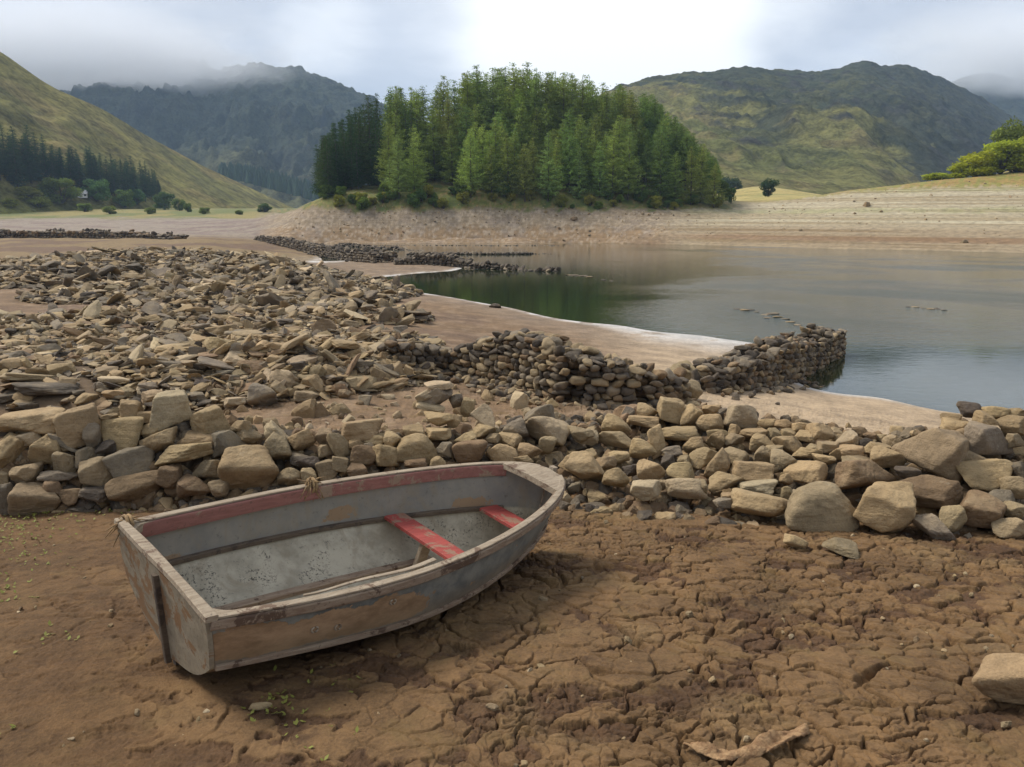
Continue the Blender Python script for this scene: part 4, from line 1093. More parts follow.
ok = (HP[:, 0] / HP[:, 1] > -.95) & (HP[:, 0] / HP[:, 1] < .2)
rubble('rubble', HP[nearm & ok], HS[nearm & ok], True, 'tttkkggpdb', SMALL)
rubble('rubble', HP[~nearm & ok], HS[~nearm & ok], True, 'ttkkgggpd', TINY)
# chinking between the boulders of the wall, and pebbles shed on both sides of it
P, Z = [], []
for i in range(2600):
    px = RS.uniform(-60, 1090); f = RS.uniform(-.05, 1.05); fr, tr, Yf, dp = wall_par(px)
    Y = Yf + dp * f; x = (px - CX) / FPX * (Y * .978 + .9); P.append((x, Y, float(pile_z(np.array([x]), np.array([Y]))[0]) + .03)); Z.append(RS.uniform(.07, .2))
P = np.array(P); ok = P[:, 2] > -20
rubble('rubble', P[ok], np.array(Z)[ok], False, 'dbdbdgktb', SMALL)  # mostly dark tones, painting in the shade of the gaps
# the pile goes on, out of the photograph's frame, to both sides
P, Z = [], []
for i in range(420):
    px = RS.uniform(1040, 1300) if i % 2 else RS.uniform(-260, -20); f = RS.uniform(-.05, 1.05); fr, tr, Yf, dp = wall_par(px)
    Y = Yf + dp * f; x = (px - CX) / FPX * (Y * .978 + .9); P.append((x, Y, float(pile_z(np.array([x]), np.array([Y]))[0]) + .1)); Z.append(RS.uniform(.14, .42))
P = np.array(P); ok = P[:, 2] > -20
rubble('rubble', P[ok], np.array(Z)[ok], False, 'ttkkgbd', SMALL)
P = []
for i in range(520):
    px = RS.uniform(0, 1024) if i < 300 else RS.uniform(300, 560)
    Y = RS.uniform(8.8, 14) if i < 300 else RS.uniform(9, 18)
    if px > 850: continue
    x = (px - CX) / FPX * (Y * .978 + .9); P.append((x, Y))
for i in range(160):
    Y = RS.uniform(2.6, 6.4); x = RS.uniform(-.7, .75) * Y; P.append((x, Y))
P = np.array(P); z = ground_z(P[:, 0], P[:, 1]); sz = np.where(P[:, 1] > 7, np.exp(RS.normal(size=len(P)) * .5) * .12, np.exp(RS.normal(size=len(P)) * .4) * .022)
rubble('pebbles', np.c_[P, z + sz * .1], sz, False, 'ttkkpb', SMALL)


P = []
for i in range(1100):
    px = RS.uniform(285, 1060); k = RS.uniform(0, 1) ** .7
    ysh, yc = np.interp(px, BANK[:, 0], BANK[:, 4]), np.interp(px, BANK[:, 0], BANK[:, 3])
    if px > 690 and RS.uniform() < .35: continue
    Y = ysh + (yc - ysh) * (.05 + .9 * k); P.append(((px - CX) / FPX * (Y * .978 + .9), Y))
P = np.array(P); z = ground_z(P[:, 0], P[:, 1]); sz = np.exp(RS.normal(size=len(P)) * .6) * .15
rubble('pebbles', np.c_[P, z], sz, False, 'ttkkpgb', TINY)


# ------------------------------------------------------------------ drystone walls on the bed, each built up in courses
def drystone_wall(label, path, heights, thick, course, tones, shapes, seed, tumble=0, broken=.2):
    rs = np.random.RandomState(seed); path = np.array(path, float)
    seg = np.linalg.norm(np.diff(path, axis=0), axis=1); cum = np.r_[0, np.cumsum(seg)]; Ltot = cum[-1]
    mb = MB()
    def at(s):
        x = np.interp(s, cum, path[:, 0]); y = np.interp(s, cum, path[:, 1]); e = .05
        dx = np.interp(min(s + e, Ltot), cum, path[:, 0]) - np.interp(max(s - e, 0), cum, path[:, 0]); dy = np.interp(min(s + e, Ltot), cum, path[:, 1]) - np.interp(max(s - e, 0), cum, path[:, 1])
        d = np.array([dx, dy]); return np.array([x, y]), d / (np.linalg.norm(d) + 1e-9)
    hs = np.linspace(0, Ltot, len(heights))
    def place(c, yaw, size, tilt=.12):
        V, F = shapes[rs.randint(len(shapes))]
        Rm = np.array(Matrix.Rotation(yaw, 3, 'Z') @ Matrix.Rotation(rs.normal() * tilt, 3, 'Y') @ Matrix.Rotation(rs.normal() * tilt, 3, 'X'))
        t = np.array(TONE[tones[rs.randint(len(tones))]]) * rs.uniform(.72, 1.15)
        mb.add((V * size) @ Rm.T + c, F, t)
    for face in (-1, 1, 0):
        z = 0.0; k = 0
        while z < max(heights):
            ch = course * rs.uniform(.8, 1.2); s = rs.uniform(-.2, .1)
            while s < Ltot:
                ln = course * rs.uniform(1.0, 2.4); sm = s + ln / 2
                hh = np.interp(sm, hs, heights) * (1 + broken * vnoise(np.array([sm * .9 + seed]), np.array([1.7]), None, seed)[0])
                if 0 <= sm <= Ltot and z < hh:
                    p, d = at(sm); nrm = np.array([d[1], -d[0]])
                    off = (thick / 2 - z * .11) * face + rs.normal() * .02
                    g = float(ground_z(p[0] + nrm[0] * off, p[1] + nrm[1] * off)[0])
                    g = max(g, ZW - .5)
                    top = z + ch > hh
                    place(np.array([p[0] + nrm[0] * off, p[1] + nrm[1] * off, g + z + ch / 2 - .03]), math.atan2(d[1], d[0]), np.array([ln * 1.06, course * 1.7 * (1.3 if top or face == 0 else 1), ch * (1.12 if not top else rs.uniform(.8, 1.3))]), .2 if not top else .4)
                s += ln
            z += ch * .93; k += 1
    for i in range(tumble):
        s = rs.uniform(0, Ltot); p, d = at(s); nrm = np.array([d[1], -d[0]]); off = thick / 2 + abs(rs.normal()) * .45
        off *= rs.choice([-1, 1, 1]); q = p + nrm * off; sz = course * rs.uniform(.8, 1.9)
        place(np.array([q[0], q[1], float(ground_z(q[0], q[1])[0]) + sz * .15]), rs.uniform(0, 6.28), np.array([sz, sz * .8, sz * .55]), .4)
    o = mb.build('drystone_wall', M_RUBBLE)
    tag(o, label, 'wall', 'ruined drystone walls on the lake bed')
    return o


def gp(px, py): 
    Y = ground_hit(px, py); p = at_y(px, py, Y); return (p[0], p[1])
drystone_wall('low broken drystone wall running from the stone heap to the taller wall piece', [gp(392, 366), gp(440, 372), gp(475, 374)], [.5, .5, .6], .6, .14, 'kdgdb', COURSE, 3, 40)
drystone_wall('tallest standing drystone wall with two humps, on the mud short of the pale shore', [gp(470, 374), gp(520, 386), gp(580, 402), gp(630, 405), gp(676, 400)], [.7, 1.12, 1.05, .8, .25], .85, .14, 'kdgdbk', COURSE, 4, 170, .3)
a, b, c = at_z(722, 395, -1.95), at_z(775, 379, -2.1), at_z(812, 362, ZW)
drystone_wall('drystone wall running out from the beach and ending in the lake', [(at_z(690, 398, -1.85)[0], at_z(690, 398, -1.85)[1]), a[:2], b[:2], c[:2], at_z(831, 352, ZW)[:2]], [.45, .7, .9, 1.05, 1.3], .9, .14, 'dgkgdb', COURSE, 5, 120, .22)
def ruin(label, pts, hs, th, seed, tumble=30): drystone_wall(label, [at_z(a, b, -2.1)[:2] for a, b in pts], [.62 * q for q in hs], th, .27, 'ddgd', TINY, seed, tumble, .45)
ruin('long dark ruined wall lying nearest the inlet, ending at the open water', [(395, 266), (430, 265.5), (470, 266.5), (520, 269), (556, 270)], [1.0, 1.3, 1.1, 1.0, .8], 1.2, 6)
ruin('dark ruined wall in the water just beyond the one along the inlet', [(408, 254), (450, 253.5), (500, 253.5), (550, 253)], [.9, 1.1, 1.0, .4], 1.2, 7)
ruin('heaped dark ruined wall slanting down from the left mudflat to the inlet', [(262, 245), (300, 249), (340, 257), (386, 264)], [1.0, 1.7, 1.5, 1.4], 2.2, 8, 90)
ruin('thin dark ruined wall just off the island shore', [(335, 245), (400, 244.5), (470, 245), (560, 245)], [.5, .7, .5, .7], 1.2, 9)
ruin('short dark ruined wall behind the slanting one, nearest the island', [(300, 246), (345, 245), (400, 249), (420, 250)], [.8, 1.2, .9, .8], 1.4, 10, 40)
drystone_wall('dark ruined wall across the far left mudflat', [gp(-30, 235), gp(40, 237), gp(100, 237), gp(180, 239)], [.7, 1.0, .8, .4], 3.2, .36, 'ddgb', TINY, 11, 60, .5)
def rocks_in_water(label, pts, seed):
    rs = np.random.RandomState(seed); mb = MB()
    for px, py, w in pts:
        c = at_z(px, py, ZW); d = c[1] / FPX * 1.02; V, F = SMALL[rs.randint(12)]
        mb.add(V * np.array([w * d * 1.3, w * d, w * d * .26]) @ np.array(Matrix.Rotation(rs.uniform(0, 6), 3, 'Z')).T + c + np.array([0, 0, -.01]), F, np.array(TONE[rs.choice(list('dggk'))]) * .8)
    o = mb.build('drystone_wall', M_RUBBLE); tag(o, label, 'wall', 'ruined drystone walls on the lake bed'); return o
rocks_in_water('wall top just breaking the water off the end of the pier-like wall', [(736, 309, 6), (744, 310, 9), (750, 310, 7), (764, 315, 9), (772, 314, 11), (778, 317, 10), (785, 319, 9), (790, 322, 8), (756, 312, 5), (798, 325, 8), (768, 318, 7)], 1)
rocks_in_water('low dark line of stones breaking the open water far right', [(908, 307, 5), (915, 307, 6), (922, 308, 5), (931, 309, 7), (938, 309, 8), (944, 310, 6)], 2)
rocks_in_water('row of stones in the still water beyond the ruined wall ends', [(568, 275, 7), (575, 275.5, 9), (583, 276, 8), (590, 277, 7), (604, 280, 5), (611, 281, 4), (622, 275, 4)], 3)


# ------------------------------------------------------------------ trees
def conifer(seed, H, R, base, droop, dens, tone, up=.0, ragged=.3):
    """trunk and crown of one conifer: whorls of limbs carrying tufts of needles"""
    rs = np.random.RandomState(seed); tr = MB()
    lean = rs.normal(size=2) * .012 * H
    hs = np.linspace(0, 1, 9); path = np.c_[lean[0] * hs ** 2 + .01 * H * np.sin(hs * 5 + seed) * .3, lean[1] * hs ** 2, hs * H * .985 - .6]
    tr.add(*tube(path, .012 * H * (1 - hs) ** .8 + .025, 7), np.array([1, 1, 1.]))
    tv, tc = [], []
    nwh = int(H * 2.3)
    for k in range(nwh):
        f = base + (1 - base) * (k + rs.uniform(0, .8)) / nwh
        h = f * H; q = (h - base * H) / (H * (1 - base))
        prof = (1 - q) ** (.78 if base < .055 or droop > .3 else .68) * (1 if q > .12 else .55 + 3.6 * q)
        nb = rs.randint(4, 7) if q < .9 else 3
        a0 = rs.uniform(0, 6.28)
        for b in range(nb):
            if rs.uniform() < ragged * .5: continue
            az = a0 + b * 6.283 / nb + rs.normal() * .25; L = R * prof * rs.uniform(1 - ragged, 1 + ragged * .6) + .18
            n = max(3, int(L * dens)); s = np.linspace(.12, 1, n) + rs.normal(size=n) * .03
            c = np.interp(f, hs, path[:, 0]), np.interp(f, hs, path[:, 1])
            bx = c[0] + np.cos(az) * L * s; by = c[1] + np.sin(az) * L * s; bz = h - .6 + up * L * s - droop * L * s ** 2 + (.18 * L) * s ** 4
            if L > 1.2 and b % 2 == 0:
                tr.add(*tube(np.c_[bx[[0, n // 2, -1]], by[[0, n // 2, -1]], bz[[0, n // 2, -1]]], [.045, .03, .012], 4), np.array([1, 1, 1.]))
            tint = rs.uniform(.7, 1.3)
            for i in range(n):
                for m in range(4):
                    sz = rs.uniform(.17, .4) * (.75 + .35 * (1 - q))
                    ctr = np.array([bx[i], by[i], bz[i]]) + rs.normal(size=3) * np.array([.22, .22, .14])
                    d1 = np.array([np.cos(az + rs.normal() * .8), np.sin(az + rs.normal() * .8), rs.normal() * .35 - droop * .6]) ; d2 = rs.normal(size=3)
                    d1 /= np.linalg.norm(d1); d2 -= d1 * (d1 @ d2); d2 /= np.linalg.norm(d2) + 1e-9
                    tv += [ctr - d1 * sz * .7, ctr + d1 * sz + d2 * sz * .12, ctr + d2 * sz * .55]
                    g = tint * rs.uniform(.75, 1.25); tc += [(g, g, g)] * 3
    V = np.array(tv); F = np.arange(len(V)).reshape(-1, 3)
    bark = tr
    tm = mesh_from('trunk', np.concatenate(bark.v), np.concatenate(bark.f)); tm.materials.append(M_BARK)
    cmh = mesh_from('crown', V, F, {'Col': np.array(tc)}, smooth=False); cmh.materials.append(M_LEAF)
    return tm, cmh


def broadleaf(seed, H, R, base, n, leaf, stems=1):
    rs = np.random.RandomState(seed); tr = MB(); tv, tc = [], []
    for k in range(stems):
        a = rs.uniform(0, 6.28); l = R * (.1 if stems == 1 else .5)
        tr.add(*tube([(0, 0, -.4), (math.cos(a) * l * .4, math.sin(a) * l * .4, H * .35), (math.cos(a) * l, math.sin(a) * l, H * .7)], [.03 * H, .022 * H, .008 * H], 7))
    nc = 16 if stems == 1 else 20
    for k in range(nc):
        th, u = rs.uniform(0, 6.28), rs.uniform(-1, 1); rad = rs.uniform(.35, .8)
        c = np.array([R * rad * math.cos(th) * math.sqrt(1 - u * u * .6), R * rad * math.sin(th) * math.sqrt(1 - u * u * .6), H * (base + (1 - base) * (.5 + .36 * u))])
        tr.add(*tube([(0, 0, H * base * .6), tuple(c * .6), tuple(c)], [.012 * H, .008 * H, .003 * H], 5))
        rr = R * rs.uniform(.26, .46); tint = rs.uniform(.7, 1.3)
        for i in range(n // nc):
            d = rs.normal(size=3); d /= np.linalg.norm(d); p = c + d * rr * rs.uniform(.45, 1.0) ** .5 * np.array([1, 1, .8])
            if p[2] < .02 * H: continue
            a, b = rs.normal(size=3), rs.normal(size=3); sz = leaf * rs.uniform(.6, 1.3)
            a /= np.linalg.norm(a); b /= np.linalg.norm(b)
            tv += [p, p + a * sz, p + b * sz]; g = tint * rs.uniform(.8, 1.2); tc += [(g, g, g)] * 3
    V = np.array(tv); tm = mesh_from('trunk', np.concatenate(tr.v), np.concatenate(tr.f)); tm.materials.append(M_BARK)
    cmh = mesh_from('crown', V, np.arange(len(V)).reshape(-1, 3), {'Col': np.array(tc)}, smooth=False); cmh.materials.append(M_LEAF)
    return tm, cmh


LARCH = [conifer(200 + i, 18, 4.2 + .35 * (i % 3), [.06, .12, .2, .04, .16, .1][i], .2, 4.2, 0, .14, .45) for i in range(6)]
TALL = [conifer(230 + i, 18, 3.3, .32 + .06 * i, .15, 4.2, 0, .12, .45) for i in range(3)]
SPRUCE = [conifer(260 + i, 18, 3.2, .05 + .05 * i, .34, 3.6, 0, .0, .28) for i in range(4)]
BUSHY = [broadleaf(300 + i, 5, 2.6, .0, 3000, .36, 3) for i in range(4)]
ROUND = [broadleaf(320 + i, 8, 4.2, .04, 4200, .5) for i in range(3)]
TREES = []


def plant(kind, lib, x, y, h, col, grp, z=None, wide=1.0, ref=18.0, sink=0.0):
    tm, cmh = lib[RS.randint(len(lib))]
    if z is None: z = float(ground_z(x, y)[0])
    o = empty(kind, (x, y, z - sink)); o.rotation_euler = (0, 0, RS.uniform(0, 6.28)); s = h / ref; o.scale = (s * wide, s * wide, s)
    t = bpy.data.objects.new('trunk', tm); COL.objects.link(t); t.parent = o
    c = bpy.data.objects.new('crown', cmh); COL.objects.link(c); c.parent = o
    c.color = (*[max(.002, v * k) for v, k in zip(col, 1 + RS.normal(size=3) * .03)], 1)
    px, py, dep = to_px(x, y, z); _, pt, _ = to_px(x, y, z + h)
    TREES.append(dict(o=o, kind=kind, px=px, py=py, top=pt, h=h, grp=grp, y=y))
    return o


TOPS = np.array([(314, 178), (320, 160), (332, 138), (345, 122), (358, 110), (375, 98), (395, 92), (420, 82), (440, 78), (460, 74), (480, 69), (500, 63), (520, 63), (545, 68), (560, 72), (580, 75), (600, 82), (612, 82), (630, 92), (648, 101), (665, 117), (680, 133), (695, 148), (708, 164), (716, 180), (722, 190)], float)
GREEN = [(.21, .275, .065), (.235, .285, .07), (.175, .25, .07), (.215, .26, .06)]
DARK = [(.04, .075, .03), (.05, .085, .034), (.06, .09, .03)]


def island():
    pts = []
    tries = 0
    while len(pts) < 225 and tries < 9000:
        tries += 1
        px = RS.uniform(327, 710); Y = 154 + 40 * RS.uniform() ** 1.1
        x = (px - CX) / FPX * Y * 1.01
        if any((x - a) ** 2 + (Y - b) ** 2 < 2.3 ** 2 for a, b, _ in pts): continue
        # the bare shoulder at the left of the island carries no trees near the shore
        if 340 < px < 400 and Y < 160: continue
        if 430 < px < 462 and Y < 161: continue
        pts.append((x, Y, px))
    for x, Y, px in pts:
        z = float(ground_z(x, Y)[0]); tpy = np.interp(px, TOPS[:, 0], TOPS[:, 1])
        lim = CAMH + (Y / 1.0) * ray(px, tpy)[2] / ray(px, tpy)[1] - z
        spruce = px < 385 or (px < 402 + 16 * RS.normal() and Y > 155)
        h = RS.uniform(.8, 1.12) * (16 if Y > 168 else 13.5 if Y > 160 else 11.5)
        if Y > 172: h = max(h, lim * RS.uniform(.9, 1.03)) if lim < 27 else h
        h = min(h, lim * RS.uniform(.93, 1.05))
        if h < 3.2: continue
        h *= 1.05
        if spruce: plant('spruce_tree', SPRUCE, x, Y, h, DARK[RS.randint(3)], 'island', z, .95)
        elif px > 632 and RS.uniform() < .75 and Y > 158: plant('larch_tree', TALL, x, Y, h, np.array((.15, .22, .06)) * RS.uniform(.8, 1.15), 'island', z, 1.0)
        else:
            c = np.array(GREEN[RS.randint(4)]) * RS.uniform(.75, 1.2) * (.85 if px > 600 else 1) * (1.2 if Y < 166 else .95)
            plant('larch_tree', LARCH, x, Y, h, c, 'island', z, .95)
    # low growth along the island's shore
    for i in range(60):
        px = RS.uniform(318, 716); Y = RS.uniform(151.5, 156); x = (px - CX) / FPX * Y * 1.01
        plant('bush', BUSHY, x, Y, RS.uniform(1.0, 2.8), [(.16, .22, .045), (.25, .24, .05), (.12, .18, .05)][RS.randint(3)], 'shore', None, 1.1, 5.0, .2)
island()


def fell_z(name, x, y):
    ob = bpy.data.objects[name]
    if 'bvh' not in FZ: 
        from mathutils.bvhtree import BVHTree
        FZ['bvh'] = BVHTree.FromPolygons([v.co for v in ob.data.vertices], [p.vertices for p in ob.data.polygons])
    r = FZ['bvh'].ray_cast(Vector((x, y, 2000)), Vector((0, 0, -1)))
    g = float(ground_z(x, y)[0])
    return max(g, r[0].z) if r[0] else g
FZ = {}


def hill_hit(px, py, y0=150, y1=900):
    d = ray(px, py)
    for Y in np.geomspace(y0, y1, 120):
        if CAMH + d[2] / d[1] * Y <= fell_z('hill', d[0] / d[1] * Y, Y): return Y
    return None


def left_side():
    # plantation at the foot of the hill
    rows = [(-40, 185, 62), (-25, 182, 62), (-12, 186, 60), (2, 187, 52), (12, 186, 54), (22, 188, 62), (30, 186, 60), (38, 187, 46), (48, 187, 45), (57, 189, 43), (66, 190, 44), (74, 191, 42), (82, 193, 45), (90, 194, 44), (97, 196, 42), (104, 198, 44), (110, 198, 38), (117, 200, 42), (124, 200, 40), (130, 201, 42), (136, 201, 40), (142, 202, 38), (147, 202, 33), (152, 202, 28), (156, 202, 20)]
    for row in (0, 1, 2):
        for px, py, hp in rows:
            px2 = px + RS.normal() * 2 + row * 3; py2 = py - row * 4.5
            Y = hill_hit(px2, py2)
            if Y is None: continue
            x = ray(px2, py2)[0] / ray(px2, py2)[1] * Y; h = (hp - row * 1.5) * RS.uniform(.68, .92) * Y / FPX * .98
            plant('spruce_tree', SPRUCE, x, Y, h, np.array([(.045, .085, .045), (.035, .065, .036), (.055, .09, .045)][RS.randint(3)]), 'plantation', fell_z('hill', x, Y), 1.15)
    for px, py, hp, wp, c in ((63, 205, 24, 36, (.075, .095, .03)), (97, 206, 21, 26, (.07, .12, .04)), (125, 209, 17, 20, (.08, .115, .03)), (137, 206, 15, 18, (.05, .085, .035)), (165, 210, 17, 22, (.055, .085, .03)), (180, 211, 12, 12, (.06, .09, .03)), (188, 212, 9, 10, (.07, .1, .03)), (28, 201, 14, 34, (.1, .11, .03)), (40, 208, 11, 24, (.12, .13, .03)), (85, 212, 9, 26, (.09, .12, .03)), (110, 214, 8, 30, (.1, .12, .03)), (150, 214, 7, 22, (.1, .12, .03)), (10, 209, 9, 30, (.13, .14, .03)), (205, 214, 7, 16, (.08, .1, .03)), (265, 212, 9, 26, (.05, .075, .03)), (240, 215, 5, 18, (.08, .1, .03))):
        Y = hill_hit(px, py) or 260; d = ray(px, py); x = d[0] / d[1] * Y; h = hp * Y / FPX
        plant('round_tree' if hp > 16 else 'bush', ROUND if hp > 16 else BUSHY, x, Y, h, np.array(c) * 1.9, 'leftshrub', fell_z('hill', x, Y) - .2, min(1.7, max(.6, wp / hp / (1.05 if hp > 16 else 1.1))), 8.0 if hp > 16 else 5.0)
left_side()


def right_side():
    def rt(px, py, hp, wp, Y, kind, lib, c, ref, grp, z=None):
        d = ray(px, py); x = d[0] / d[1] * Y; zz = CAMH + d[2] / d[1] * Y
        g = float(ground_z(x, Y)[0]) if z is None else z
        h = hp * Y / FPX; plant(kind, lib, x, Y, h + max(0, min(3, zz - g)), np.array(c) * 1.9, grp, g, wp / hp / 1.05, ref)
    rt(769, 194, 15, 15, 205, 'round_tree', ROUND, (.03, .05, .022), 8.0, 'valley')
    rt(728, 177, 18, 24, 330, 'round_tree', ROUND, (.035, .055, .03), 8.0, 'valley')
    rt(722, 203, 20, 14, 158, 'round_tree', ROUND, (.06, .085, .025), 8.0, 'valley')
    rt(731, 203, 15, 10, 160, 'bush', BUSHY, (.05, .08, .025), 5.0, 'valley')
    # gorse and a young tree on top of the right bank
    for px, py, hp, wp, c in ((975, 175, 22, 40, (.19, .2, .02)), (1000, 172, 30, 44, (.17, .19, .022)), (1020, 168, 28, 40, (.15, .17, .025)), (962, 176, 12, 24, (.21, .22, .025)), (940, 180, 7, 26, (.2, .21, .03)), (985, 178, 10, 36, (.2, .22, .03)), (1015, 176, 12, 34, (.22, .2, .03)), (1050, 165, 34, 60, (.16, .17, .025)), (1085, 160, 34, 60, (.16, .17, .025))):
        rt(px, py, hp, wp, 156, 'gorse_bush', BUSHY, c, 5.0, 'gorse')
    rt(1012, 160, 36, 34, 161, 'round_tree', ROUND, (.1, .125, .03), 8.0, 'gorse')
right_side()


# a far plantation across the valley, one dark band of forest
def far_wood():
    mb = MB(); cnt = 0
    sil = np.array([(218, 176, 10), (230, 178, 13), (245, 181, 14), (260, 185, 15), (275, 189, 16), (290, 193, 16), (305, 197, 16), (318, 201, 14), (330, 204, 12)], float)
    for i in range(520):
        px = RS.uniform(219, 330); k = RS.uniform(0, 1)
        b = np.interp(px, sil[:, 0], sil[:, 1]) + 2 - k * 6; hp = np.interp(px, sil[:, 0], sil[:, 2]) * RS.uniform(.7, 1.05)
        Y = 745 + 70 * k; p = at_y(px, b, Y); h = hp * Y / FPX; n = 7
        th = np.linspace(0, 2 * np.pi, n, endpoint=False) + RS.uniform(0, 1)
        V = [p + np.array([0, 0, h])]
        for q in (.72, .4, .05):
            r = h * .26 * (1 - q) * RS.uniform(.8, 1.2, n)[:, None]
            V += list(p + np.c_[np.cos(th), np.sin(th), 0 * th] * r + np.array([0, 0, h * q]))
        F = [(0, 1 + j, 1 + (j + 1) % n) for j in range(n)]
        for l in (0, 1):
            for j in range(n):
                a, b2 = 1 + l * n + j, 1 + l * n + (j + 1) % n; F += [(a, a + n, b2 + n), (a, b2 + n, b2)]
        F += [(1 + 2 * n + j, 1 + 2 * n + (j + 1) % n, 1) for j in range(0)]
        g = RS.uniform(.8, 1.2); mb.add(np.array(V), np.array(F), np.array([.035, .062, .04]) * g)
    m, t = material('far_forest'); t.l.new(attr(t, 'Col'), t.b.inputs['Base Color']); t.b.inputs['Roughness'].default_value = 1
    tag(mb.build('forest', m, smooth=False), kind='stuff')
far_wood()


# ------------------------------------------------------------------ a small white cottage half hidden by the shrubs
def cottage():
    Y = hill_hit(81, 200) or 280; d = ray(81, 200); x = d[0] / d[1] * Y; z = fell_z('hill', x, Y)
    w, l, h = 2.6, 5.0, 1.7
    root = empty('cottage', (x, Y, z - .3)); root.rotation_euler = (0, 0, .35); tag(root, 'tiny white cottage half hidden between round bushes below the plantation', 'house')
    wm = simple_mat('limewash', (.78, .77, .74), (.66, .65, .62), 3); rm = simple_mat('slate', (.5, .5, .5), (.36, .36, .36), 6)
    def boxm(a, b):
        bm = bmesh.new(); bmesh.ops.create_cube(bm, size=1, matrix=Matrix.Translation([(p + q) / 2 for p, q in zip(a, b)]) @ Matrix.Diagonal([q - p for p, q in zip(a, b)] + [1]))
        return bm
    def put(bm, name, mt, par):
        me = bpy.data.meshes.new(name); bm.to_mesh(me); bm.free(); return link(name, me, mt, par)
    bm = boxm((-l / 2, -w / 2, 0), (l / 2, w / 2, h))
    for s in (-1, 1):
        v = [bm.verts.new(c) for c in ((s * l / 2, -w / 2, h), (s * l / 2, w / 2, h), (s * l / 2, 0, h + .7))]; bm.faces.new(v)
    put(bm, 'wall', wm, root)
    bm = bmesh.new()
    for s in (-1, 1):
        q = [(-l / 2 - .25, s * (w / 2 + .3), h - .2), (l / 2 + .25, s * (w / 2 + .3), h - .2), (l / 2 + .25, 0, h + .82), (-l / 2 - .25, 0, h + .82)]
        a = [bm.verts.new(c) for c in q]; b = [bm.verts.new((c[0], c[1], c[2] + .14)) for c in q]
        bm.faces.new(a); bm.faces.new(b)
        for i in range(4): bm.faces.new((a[i], a[(i + 1) % 4], b[(i + 1) % 4], b[i]))
    rf = put(bm, 'roof', rm, root); put(boxm((l / 2 - .9, -.35, h + .3), (l / 2 - .2, .35, h + 1.5)), 'chimney', wm, rf)
    gl = simple_mat('dark_glass', (.03, .035, .04), (.05, .05, .06), 3, .15, 0)
    for xx in (-2, 1.9): put(boxm((xx - .4, -w / 2 - .03, .7), (xx + .4, -w / 2 + .02, 1.4)), 'window', gl, root)
    put(boxm((-.4, -w / 2 - .03, .1), (.4, -w / 2 + .02, 1.6)), 'door', rm, root)
cottage()


# ------------------------------------------------------------------ small things in the foreground
def driftwood():
    # a curled strip of bleached bark at the bottom edge of the view
    pts = [(683, 752), (700, 757), (716, 760), (735, 757), (755, 755), (775, 750), (792, 741), (806, 734)]
    P = []
    for px, py in pts:
        Y = ground_hit(px, py, 2.2, 9); p = at_y(px, py, Y); P.append((p[0], p[1], float(ground_z(p[0], p[1])[0]) + .012))
    P = np.array(P); n = 90; s = np.linspace(0, 1, n); si = np.linspace(0, 1, len(P))
    c = np.c_[[np.interp(s, si, P[:, k]) for k in range(3)]].T
    tg = np.gradient(c, axis=0); tg /= np.linalg.norm(tg, axis=1)[:, None]; sd = np.cross(tg, (0, 0, 1)); sd /= np.linalg.norm(sd, axis=1)[:, None]
    wd = .035 * np.interp(s, [0, .1, .3, .55, .85, 1], [.15, .7, 1.1, .8, 1.2, .3]); V = []; m = 9
    for j in range(m):
        a = (j / (m - 1) - .5) * 2
        V.append(c + sd * (a * wd * (1 + .35 * fbm(s * 14, 0 * s + j, o=3, seed=8)))[:, None] + np.array([0, 0, 1]) * (.02 * a * a * np.sin(s * 9 + 1) + .018 * np.abs(np.sin(s * 7)) + .012 * np.sin(s * 15 + a * 2) + .006 * fbm(s * 30, 0 * s + j * .9, o=3, seed=6))[:, None])
    V = np.stack(V, 1).reshape(-1, 3); F = grid_faces(n, m)
    o = link('driftwood', mesh_from('driftwood', V, F), simple_mat('bleached_bark', (.4, .25, .125), (.24, .135, .065), 30, .9, .9, .015, (1, 1, 1)))
    md = o.modifiers.new('thickness', 'SOLIDIFY'); md.thickness = .007
    tag(o, 'curled strip of orange-brown bark lying on the mud at the lower edge', 'driftwood')
driftwood()


def sprouts():
    """young leaves pushing through the damp mud at the left"""
    rs = np.random.RandomState(9); tv = []
    spots = [(8, 530, 30), (22, 517, 26), (50, 512, 24), (68, 508, 26), (28, 565, 18), (6, 590, 8), (15, 600, 6), (52, 640, 6), (70, 508, 20), (140, 500, 12), (295, 712, 14), (283, 704, 8), (4, 545, 14), (100, 515, 10), (6, 737, 3), (12, 545, 14), (38, 535, 14)]
    for px, py, n in spots:
        Y = ground_hit(px, py, 2.4, 9); c = at_y(px, py, Y)
        for i in range(n * 2):
            q = c[:2] + rs.normal(size=2) * np.array([.13, .2]) * (1.2 if n > 9 else .35); z = float(ground_z(q[0], q[1])[0]) + .006
            for k in range(2):
                a = rs.uniform(0, 6.28); l = rs.uniform(.012, .028); d = np.array([math.cos(a), math.sin(a), rs.uniform(.2, .9)]); w = np.array([-math.sin(a), math.cos(a), 0]) * l * .35
                b = np.array([q[0], q[1], z]); tv += [b, b + d * l * .5 + w, b + d * l, b + d * l * .5 - w]
    V = np.array(tv); m, t = material('seedling'); t.b.inputs['Base Color'].default_value = (.17, .17, .03, 1); t.b.inputs['Roughness'].default_value = .7
    tag(link('seedlings', mesh_from('seedlings', V, np.arange(len(V)).reshape(-1, 4), smooth=False), m), kind='stuff')
sprouts()


# ------------------------------------------------------------------ descriptions
ORD = 'first second third fourth fifth sixth seventh eighth ninth tenth eleventh twelfth thirteenth fourteenth fifteenth sixteenth seventeenth eighteenth nineteenth'.split()
TENS = {2: 'twent', 3: 'thirt', 4: 'fort', 5: 'fift', 6: 'sixt', 7: 'sevent', 8: 'eight', 9: 'ninet'}


